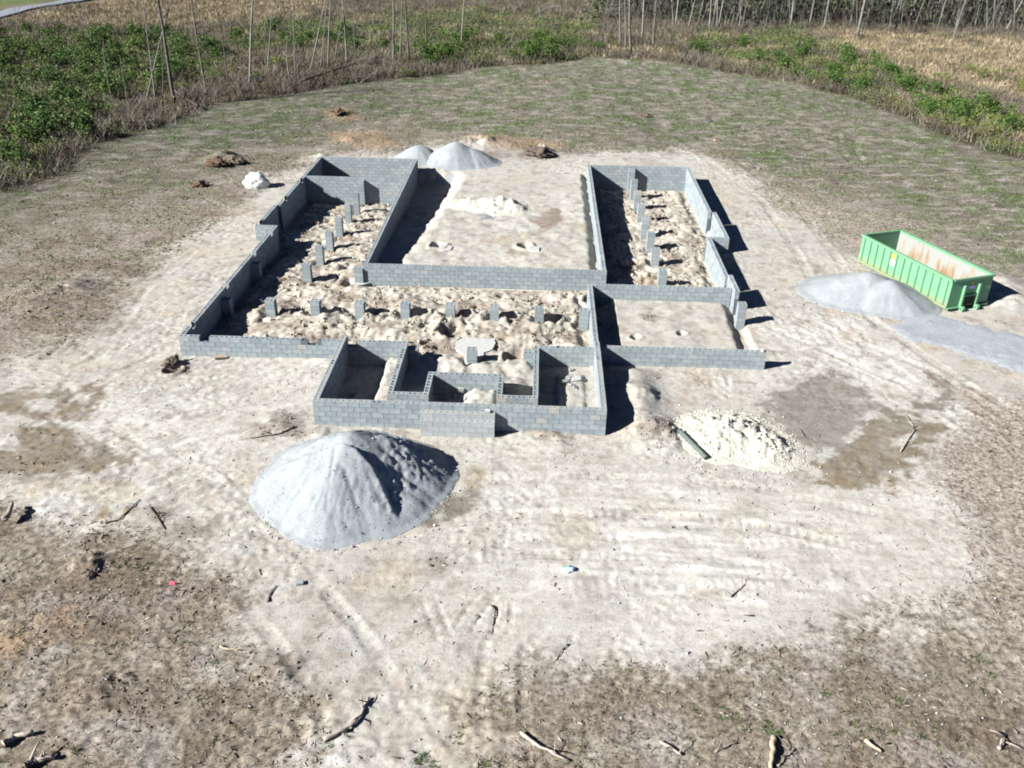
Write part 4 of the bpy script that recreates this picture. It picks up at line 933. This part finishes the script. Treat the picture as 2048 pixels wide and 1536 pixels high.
# sparse grass on the clearing
x, y = scatter(150000, -34, 38, 34, 106)
k = (sdf(x, y, CLEAR) > 0) & (sdf(x, y, P_SAND) < .5) & nonbuilt(x, y) & (sst(-.15, .3, fbm(x, y, 2.2, 4, 151)+.05) > rng.random(len(x)))
x, y = x[k][:56000], y[k][:56000]; n = len(x)
tag(link('thin_grass', tufts('thin_grass', x, y, rng.uniform(.04, .13, n), np.full(n, .035), pick([(.08, .14, .03), (.11, .16, .04), (.17, .18, .11), (.13, .14, .09), (.065, .11, .025)], n), M_LEAF, 2, .9)), kind='stuff')
x, y = scatter(60000, -34, 38, 30, 100)
k = (sdf(x, y, CLEAR) > 0) & (sdf(x, y, P_SAND) < .2) & nonbuilt(x, y) & (fbm(x, y, 3, 3, 333) > -.1)
x, y = x[k][:7000], y[k][:7000]; n = len(x); L = rng.gamma(2, .03, n)+.05
tag(link('dead_litter', prisms('dead_litter', x, y, L, L*.12+.01, pick([(.26, .25, .23), (.22, .20, .17), (.12, .10, .08), (.09, .075, .06), (.16, .14, .12)], n), M_TINT)), kind='stuff')
xs2 = []; ys2 = []
for (c0, c1), r in SPOTS:
    k_ = int(38*r); xs2.append(c0+rng.normal(0, .45*r, k_)); ys2.append(c1+rng.normal(0, .4*r, k_))
x = np.concatenate(xs2); y = np.concatenate(ys2); n = len(x); L = rng.gamma(2, .013, n)+.015
tag(link('dark_clods', prisms('dark_clods', x, y, L, L*.5, pick([(.13, .105, .085), (.19, .16, .13), (.09, .075, .06), (.28, .25, .22)], n), M_TINT, .5)), kind='stuff')
# weeds in the foreground
x, y = scatter(9000, -14, 14, 10.5, 30)
k = (sdf(x, y, P_SAND) < .3) & (fbm(x, y, 1.5, 3, 351) > .22); x, y = x[k][:420], y[k][:420]; n = len(x)
sp = W((1548,1470),(1536,1462),(1556,1462),(848,1515),(858,1525),(832,1520),(915,1470),(1390,1420),(1640,1380),(1795,1400),(1755,1455),(1440,1430),(1480,1440),(430,1330),(360,1290),(655,1480),(700,1450)); sx_ = np.array([p[0] for p in sp for _ in range(9)])+rng.normal(0, .13, len(sp)*9); sy_ = np.array([p[1] for p in sp for _ in range(9)])+rng.normal(0, .13, len(sp)*9)
x = np.concatenate([x, sx_]); y = np.concatenate([y, sy_]); n = len(x)
tag(link('low_weeds', tufts('low_weeds', x, y, rng.uniform(.03, .085, n), np.full(n, .024), pick([(.05, .085, .022), (.07, .105, .03), (.09, .11, .045)], n), M_LEAF, 8, 1.1)), kind='stuff')

# scrub beyond the clearing
def vegpoints(n, ymax=175):
    y = 45+(ymax-45)*rng.random(n)**.8; x = (rng.random(n)*2-1)*(10+.62*y)
    return x, y
x, y = vegpoints(330000); d = -sdf(x, y, CLEAR); road_m = sdf(x, y, W((-400,52),(0,38),(180,8),(400,-30),(900,-90),(600,-230),(-400,-230))) > 0
veg = (d > .2) & ~road_m; x, y, d = x[veg], y[veg], d[veg]
tan_m = np.max([sst(-1, 3, sdf(x, y, pl)+5*fbm(x, y, 5, 4, 401)) for pl in VEG_TAN], 0)
dryp = sst(.04, .22, fbm(x, y, 7, 3, 631))
grn_m = np.max([sst(-2, 2, sdf(x, y, pl)+3*fbm(x, y, 4, 3, 403)) for pl in VEG_GREEN], 0)*(1-tan_m*.8)
lz = sst(-.30, -.42, x/np.maximum(y, 1)); dryp = dryp*(1-.55*np.clip(lz, 0, 1)); tan_m = np.maximum(tan_m, dryp*grn_m*.7); grn_m = grn_m*(1-.7*dryp)
wood_m = sst(-3, 3, sdf(x, y, W((1180,10),(1300,62),(1500,45),(1620,48),(2300,90),(2300,-200),(1180,-200))))
u = rng.random(len(x)); pat = fbm(x, y, 2.4, 4, 405)
kt = u < tan_m*.95; idt = np.where(kt)[0][:42000]
n = len(idt); tag(link('dry_grass', tufts('dry_grass', x[idt], y[idt], rng.uniform(.2, .6, n), np.full(n, .035), pick([(.31, .245, .165), (.27, .21, .14), (.36, .295, .21), (.20, .155, .10), (.12, .095, .065), (.13, .14, .05)], n)*tone(x[idt], y[idt], .55), M_LEAF, 3, .45)), kind='stuff')
kb = (~kt) & (rng.random(len(x)) < .8*(1-.55*grn_m)*(.25+.9*sst(-.2, .25, pat)))
idb = np.where(kb)[0][:62000]; n = len(idb)
tag(link('brown_brush', tufts('brown_brush', x[idb], y[idb], rng.uniform(.4, 1.2, n)*(.8+.5*np.exp(-(d[idb]/4)**2)), np.full(n, .028), pick([(.13, .105, .085), (.10, .08, .065), (.17, .145, .12), (.12, .10, .08), (.16, .145, .13), (.08, .085, .035)], n)*tone(x[idb], y[idb], .5), M_LEAF, 4, .6)), kind='stuff')
kg = (~kt) & (rng.random(len(x)) < (.15+.85*grn_m)*sst(-.08, .22, fbm(x, y, 4, 4, 407)+.22*grn_m-.08))
idg = np.where(kg)[0][:52000]; n = len(idg)
def leafs(name, X, Y, Z, s, col, mat):
    n = len(X); P = np.stack([X, Y, Z], 1); A = rng.normal(0, 1, (n, 3)); B = rng.normal(0, 1, (n, 3)); A /= np.linalg.norm(A, axis=1)[:, None]; B /= np.linalg.norm(B, axis=1)[:, None]
    return tri_cloud(name, P, A*s[:, None], B*s[:, None], -(A+B)*.5*s[:, None], col, mat)
gx = np.repeat(x[idg], 4)+rng.normal(0, .3, n*4); gy = np.repeat(y[idg], 4)+rng.normal(0, .3, n*4); gh = np.abs(rng.normal(.3, .3, n*4))*(.6+.7*np.repeat(sst(-.3, .3, fbm(x[idg], y[idg], 3, 2, 409)), 4))
tag(link('green_undergrowth', leafs('green_undergrowth', gx, gy, gz(gx, gy)+gh, rng.uniform(.05, .12, n*4), pick([(.045, .09, .014), (.065, .125, .02), (.10, .165, .026), (.13, .17, .04), (.13, .105, .06)], n*4, .3)*tone(gx, gy, .6), M_LEAF)), kind='stuff')
# shrub prototypes
def shrub_mesh(seed, cols, n=1100, h=1.25, wd=1.0, leaf=.075):
    r = np.random.default_rng(seed); k = 9
    cc = np.stack([r.normal(0, .42, k)*wd, r.normal(0, .42, k)*wd, r.uniform(.25, .85, k)*h], 1); cr = r.uniform(.25, .48, k)*wd
    j = r.integers(0, k, n); dd = r.normal(0, 1, (n, 3)); dd /= np.linalg.norm(dd, axis=1)[:, None]; P = cc[j]+dd*(cr[j]*r.uniform(.4, 1.25, n))[:, None]
    P[:, 2] = np.abs(P[:, 2])+.02; A = r.normal(0, 1, (n, 3)); B = r.normal(0, 1, (n, 3)); s = r.uniform(.6, 1.4, n)*leaf
    A *= (s/np.linalg.norm(A, axis=1))[:, None]; B *= (s/np.linalg.norm(B, axis=1))[:, None]
    c = np.array(cols)[r.integers(0, len(cols), n)]*(1+r.uniform(-.25, .25, (n, 1)))
    me = tri_cloud('leaves', P, A, B, -(A+B)*.5, c, M_LEAF)
    m = MB()
    for q in range(7):
        t = cc[q]; m.tube([(0, 0, -.1), (t[0]*.5, t[1]*.5, t[2]*.5), tuple(t)], [.03, .02, .01], 4, False)
    return me, mesh('stems', m.V, m.F, M_WOODD)
GR = [(.032, .078, .012), (.048, .108, .016), (.07, .14, .022), (.025, .055, .01), (.10, .135, .03)]
OL = [(.10, .145, .028), (.14, .19, .045), (.08, .12, .022), (.16, .15, .06), (.18, .145, .085)]
BR = [(.16, .12, .085), (.12, .09, .065), (.20, .16, .12), (.18, .15, .12)]
PROT = {'g': [shrub_mesh(s, GR) for s in (1, 2, 3)], 'o': [shrub_mesh(s, OL, 800, 1.1) for s in (4, 5)], 'b': [shrub_mesh(s, BR, 700, .9, 1.1, .055) for s in (6, 7)]}
ORD = 'first second third fourth fifth sixth seventh eighth ninth tenth eleventh twelfth thirteenth fourteenth fifteenth sixteenth seventeenth eighteenth nineteenth'.split()
def ordw(i):
    if i < 19: return ORD[i]
    t = {2: 'twent', 3: 'thirt', 4: 'fort', 5: 'fift', 6: 'sixt', 7: 'sevent', 8: 'eight', 9: 'ninet', 10: 'hundred', 11: 'hundred-ten', 12: 'hundred-twent'}[(i+1)//10]; u = (i+1) % 10
    return t+('ieth' if u == 0 else 'y-'+ORD[u-1])
def pix(p):
    v = Vector(p)-EYE; z = v.dot(FWD); return 1024+F_PX*v.dot(RIGHT)/z, 768-F_PX*v.dot(UP)/z
KIND = {'g': 'leafy green shrub', 'o': 'olive green shrub', 'b': 'bare brown bush'}
ZONE = ['left thicket', 'far thicket', 'right rim']
cnt = {'g': 0, 'o': 0, 'b': 0}; lim = {'g': 155, 'o': 72, 'b': 66}
sx, sy = vegpoints(9000, 125); sd2 = -sdf(sx, sy, CLEAR)
tm = np.max([sst(-1, 2, sdf(sx, sy, pl)) for pl in VEG_TAN], 0); gm = np.max([sst(-1, 2, sdf(sx, sy, pl)) for pl in VEG_GREEN], 0)
rd_m = sdf(sx, sy, W((-400,60),(0,46),(180,14),(400,-30),(900,-90),(600,-230),(-400,-230))) > 0
patn = .12-fbm(sx, sy, 7, 3, 631)
order = np.argsort(sy+rng.uniform(0, 60, len(sy))); taken = []; bins = {}
for i in order:
    if sd2[i] < .5 or rd_m[i]: continue
    X, Y = float(sx[i]), float(sy[i]); Z = float(gz(X, Y)); qx, qy = pix((X, Y, Z+.5))
    if not (-15 < qx < 2065 and qy > -5): continue
    r = random.random()
    if tm[i] > .5 and r > (.3 if qx > 1300 else .06): continue
    pn = float(patn[i])
    if pn < -.05 and random.random() < (.45 if X < -.3*Y else .8): continue
    k = ('g' if gm[i] > .5 and r < .75 else 'o' if (gm[i] > .5 or r < .35) else 'b')
    if sd2[i] < 4 and gm[i] < .5 and r > .25: k = 'b'
    if k == 'g' and qx > 1330 and random.random() < .5: k = 'o'
    if cnt[k] >= lim[k]: continue
    if any((X-a)**2+(Y-b_)**2 < 1.7**2 for a, b_ in taken): continue
    taken.append((X, Y)); cnt[k] += 1
    z = 0 if qx < 480 else (2 if qx > 1330 else 1)
    band = 'front edge' if sd2[i] < 3.5 else 'second rank' if sd2[i] < 8 else 'middle' if sd2[i] < 14 else 'back'
    lm, sm2 = random.choice(PROT[k]); s_ = random.uniform(.6, 1.35)*(1.2 if k == 'g' else .85)
    root = empty('shrub', (X, Y, Z-.05), random.uniform(0, 6.28), None, 'shrub', 'shrubs around the clearing'); root.scale = (s_, s_, s_*random.uniform(.65, 1.0))
    link('leaves', lm, root)['kind'] = 'stuff'; link('stems', sm2, root)['kind'] = 'stuff'
    bins.setdefault((k, z, band), []).append((qx, root))
for (k, z, band), L_ in bins.items():
    L_.sort(key=lambda t: t[0])
    for i, (_, o) in enumerate(L_): o['label'] = ('%s %s from the left, %s of the %s' % (ordw(i), KIND[k], band, ZONE[z]))
# pines, small: bright green saplings seen at the edges
# bare trees
M_BARK = simple('grey_bark', (.12, .115, .10), (.235, .23, .21), 3, .95, .8, .02, .22)
M_BARKD = simple('dark_bark', (.07, .065, .055), (.15, .14, .12), 3, .95, .8, .02, .2)
def trunk_mesh(seed, mat, h=15, r=.14, bend=.5, nb=7):
    rr = random.Random(seed); n = 14; pts = []
    ph = rr.uniform(0, 6.28); ph2 = rr.uniform(0, 6.28)
    for i in range(n+1):
        t = i/n; pts.append(Vector((bend*math.sin(t*3.0+ph)*t*.6-bend*.0+rr.uniform(-.03, .03), bend*math.cos(t*2.4+ph2)*t*.6, t*h-.15)))
    rad = [r*(1.25 if i == 0 else 1)*(1-.72*i/n) for i in range(n+1)]
    m = MB(); m.tube(pts, rad, 8); tm_ = mesh('trunk', m.V, m.F, mat, True); m = MB()
    for k in range(nb):
        t = rr.uniform(.12, .95)**.8; i = int(t*n); p = pts[i]; a = rr.uniform(0, 6.28); L = rr.uniform(.5, 1.8)*(1.3 if t > .5 else .7)
        d = Vector((math.cos(a), math.sin(a), rr.uniform(.3, 1.1))).normalized()
        q1 = p+d*L*.5; q2 = q1+(d+Vector((0, 0, .5))).normalized()*L*.5; r0 = rad[i]*.35
        m.tube([p, q1, q2], [r0, r0*.6, r0*.25], 5, False)
        for _ in range(2): d2 = (d+Vector((rr.uniform(-.8, .8), rr.uniform(-.8, .8), rr.uniform(-.2, .6)))).normalized(); m.tube([q1, q1+d2*L*.45], [r0*.35, r0*.12], 4, False)
    return tm_, mesh('branches', m.V, m.F, mat, True)
TP = [trunk_mesh(s, M_BARK, 15, .13, .8, 14) for s in range(1, 6)]; TD = [trunk_mesh(s, M_BARKD, 15, .13, .9, 14) for s in range(11, 14)]
def tree(px, py, tx, ty, r, label, dark=False, h=14, group=None):
    b0 = G(px, py); top = on_y(tx, ty, b0.y+random.uniform(-.2, .2))
    v = (top-b0).normalized(); tm_, bm_ = random.choice(TD if dark else TP)
    hh = h/15 if h else (top-b0).length/15
    root = link('bare_tree', None, None, b0); root.empty_display_size = .3; tag(root, label, 'tree', group)
    root.rotation_mode = 'QUATERNION'; root.rotation_quaternion = v.to_track_quat('Z', 'Y') @ Matrix.Rotation(0, 3, 'Z').to_quaternion()
    k = r*.82/.13; root.scale = (k, k, hh)
    link('trunk', tm_, root); link('branches', bm_, root)['kind'] = 'stuff'; return root
for a in [
 (348,207,312,0,.20,'thick grey leaning tree at the left edge of the clearing, the stoutest there',True),
 (292,205,343,0,.10,'slender tree leaning right across the thick leaning one at the left',False),
 (312,212,298,90,.07,'thin sapling just left of the thick leaning tree',False),
 (326,185,328,100,.07,'short thin dead stem right behind the thick leaning tree',True,6),
 (414,185,378,0,.12,'straight slender tree leaning left, right of the thick leaning one',True),
 (456,166,440,50,.09,'thin tree with broken crown between the two leaning trees',True,9),
 (500,170,508,0,.15,'upright grey tree with a clear trunk, left of centre at the back',False),
 (534,150,545,30,.08,'faint thin tree right of the upright grey tree',False),
 (580,162,576,105,.10,'short snapped trunk in the left scrub',False,4),
 (591,152,588,10,.08,'thin pole tree behind the snapped trunk',False),
 (621,140,654,0,.10,'slim tree leaning right at the head of the group of five',False),
 (640,142,650,40,.06,'thin sapling in the group of five trees',False),
 (656,138,661,0,.12,'upright tree in the middle of the group of five',False),
 (667,128,684,30,.06,'thin sapling leaning right in the group of five',False),
 (694,128,687,0,.13,'right hand upright tree of the group of five',False),
 (710,112,708,20,.06,'faint sapling right of the group of five',False),
 (786,125,785,0,.14,'tall grey tree by the arched sapling',False),
 (800,118,803,30,.06,'sapling tight beside the tall grey tree by the arch',False),
 (818,120,812,0,.13,'dark tree over a small green bush at the far edge',True),
 (853,108,852,0,.10,'single thin tree standing free, left of centre back',True),
 (922,96,928,0,.10,'pale thin tree alone in the middle of the far scrub',False),
 (224,200,216,150,.06,'short pale stem in the green thicket far left',False,5),
 (256,208,250,170,.05,'shorter pale stem right of its twin in the green thicket',False,4),
 (1241,92,1239,0,.14,'pale tree left in the pair at the corner of the wood',False),
 (1262,110,1257,0,.22,'stout dark trunk of the pair at the corner of the wood',True),
 (1251,100,1250,40,.10,'leaning stem between the pair at the corner of the wood',False),
 (1306,98,1311,0,.15,'dark trunk just right of the corner pair',True),
 (1284,78,1290,0,.16,'pale trunk behind the corner pair',False),
 (1580,58,1590,0,.20,'pale thick trunk at the edge of the wood, with a dark base',False),
 (1618,55,1628,0,.15,'pale trunk next right of the thick one at the edge of the wood',False),
 (1714,74,1734,0,.24,'stoutest white trunk leaning right in front of the wood',False),
 (1817,55,1830,0,.13,'slim pale trunk right of the white leaning one',False),
 (1902,95,1932,0,.12,'long thin trunk leaning right over the tan grass',False),
 (1418,60,1425,0,.16,'pale trunk at the left part of the wood',False),
 (1437,55,1447,0,.15,'pale leaning trunk beside it at the left part of the wood',False),
]: tree(*a)
# the wood at the back right: every trunk its own tree
k = 0; wb = {}
while k < 225:
    px = random.uniform(1190, 2060); py = random.uniform(-28, 62)+max(0, (px-1700)*.03)
    if px < 1330 and py > 40: continue
    r_ = random.uniform(.07, .17); dk = random.random() < .3
    o = tree(px, py, px+random.gauss(14, 14)+(px-1024)*.006, py-90, r_, 'x', dk, random.uniform(12, 16), 'bare trees of the wood at the back right'); k += 1
    q = pix(o.location)
    wb.setdefault(('dark' if dk else 'pale', 'slim' if r_ < .12 else 'stout', 'front edge' if q[1] > 35 else ('middle' if q[1] > 3 else 'depth')), []).append((q[0], o))
for (c_, t_, d_), L_ in wb.items():
    L_.sort(key=lambda t: t[0])
    for i, (_, o) in enumerate(L_): o['label'] = '%s %s %s trunk from the left at the %s of the back right wood' % (ordw(i), t_, c_, d_)
# arched saplings
def arch(pts, r, label, y0):
    P = [on_y(x, y, y0) for x, y in pts]; c = G(*pts[-1]); mb = MB(); Q = []
    for i in range(len(P)-1):
        for q in range(3): Q.append(P[i].lerp(P[i+1], q/3))
    Q.append(P[-1]); mb.tube([q-c for q in Q], [r*(.35+.65*i/len(Q)) for i in range(len(Q))], 6)
    return tag(mb.build('arched_sapling', M_BARK, None, c, smooth=True), label, 'tree')
yv = G(795, 135).y; arch([(695,128),(720,117),(750,114),(775,124),(798,134)], .07, 'pale sapling bent over in an arch at the far edge, left of centre', yv)
yv = G(1128, 38).y; arch([(1070,26),(1095,15),(1118,11),(1128,22),(1129,40)], .10, 'pale sapling bent in a hook in the far scrub at top centre', yv)
yv = G(483, 178).y; arch([(560,142),(530,137),(508,145),(492,160),(483,178)], .05, 'thin bent sapling under the upright grey tree', yv)
yv = G(760, 110).y; arch([(712,52),(735,68),(748,85),(760,112)], .05, 'leaning pale sapling above the arched one', yv)
# fallen trunk at the left edge
stick([(352,192),(370,205),(398,222)], .12, M_WOODD, 'dark fallen trunk at the foot of the thick leaning tree', 'log', 'log', up=.3, seed=31)
stick([(600,178),(650,160),(710,140)], .12, M_WOODD, 'dark fallen pole lying in the brush below the group of five trees', 'log', 'log', up=.5, seed=32)
# dense evergreen mass behind the trunks
n = 80000; xx = rng.uniform(5, 150, n); yy = 134+rng.random(n)**1.3*50+.12*np.abs(xx-50)*0; hh = rng.random(n)**.8*11
xl = at(1235, 30).x
kk = (xx > xl-10+(yy-134)*.2); kk &= fbm(xx*1., hh*1.6+yy*.15, 3.2, 4, 501) > -.22; xx, yy, hh = xx[kk], yy[kk], hh[kk]; n = len(xx)
tag(link('evergreen_backdrop_wood', leafs('evergreen_backdrop_wood', xx, yy, gz(xx, yy)+hh, rng.uniform(.22, .5, n), pick([(.026, .046, .015), (.045, .072, .024), (.065, .085, .04), (.02, .032, .014), (.08, .075, .055)], n, .3), M_LEAF)), kind='stuff')
n = 15000; xx = rng.uniform(-5, 140, n); yy = 120+rng.random(n)*60; hh = rng.random(n)*9
kk = xx > xl-4+(yy-120)*.1; xx, yy, hh = xx[kk], yy[kk], hh[kk]; n = len(xx)
V = np.zeros((n, 3)); me = tri_cloud('fine_twigs', np.stack([xx, yy, gz(xx, yy)+hh], 1), np.stack([np.full(n, .03), np.zeros(n), np.zeros(n)], 1), np.stack([np.full(n, -.03), np.zeros(n), np.zeros(n)], 1), np.stack([rng.normal(0, .35, n), rng.normal(0, .3, n), rng.uniform(.8, 2.4, n)], 1), pick([(.14, .135, .12), (.10, .09, .08), (.18, .17, .155)], n), M_LEAF)
tag(link('fine_twigs', me), kind='stuff')
print('ground verts', len(gc), 'objects', len(bpy.data.objects), 'shrubs', cnt)

# every surface a little darker, the exposure takes it up again: less light bounced into the shade
for m in bpy.data.materials:
    if not m.use_nodes or 'Principled BSDF' not in m.node_tree.nodes: continue
    t = m.node_tree; b = t.nodes['Principled BSDF']; l = b.inputs['Base Color'].links
    if l:
        src = l[0].from_socket; t.links.new(mix(t, src, (.778, .776, .755), 1, 'MULTIPLY'), b.inputs['Base Color'])
print('pile apex z', on_y(700, 868, 23.25).z)
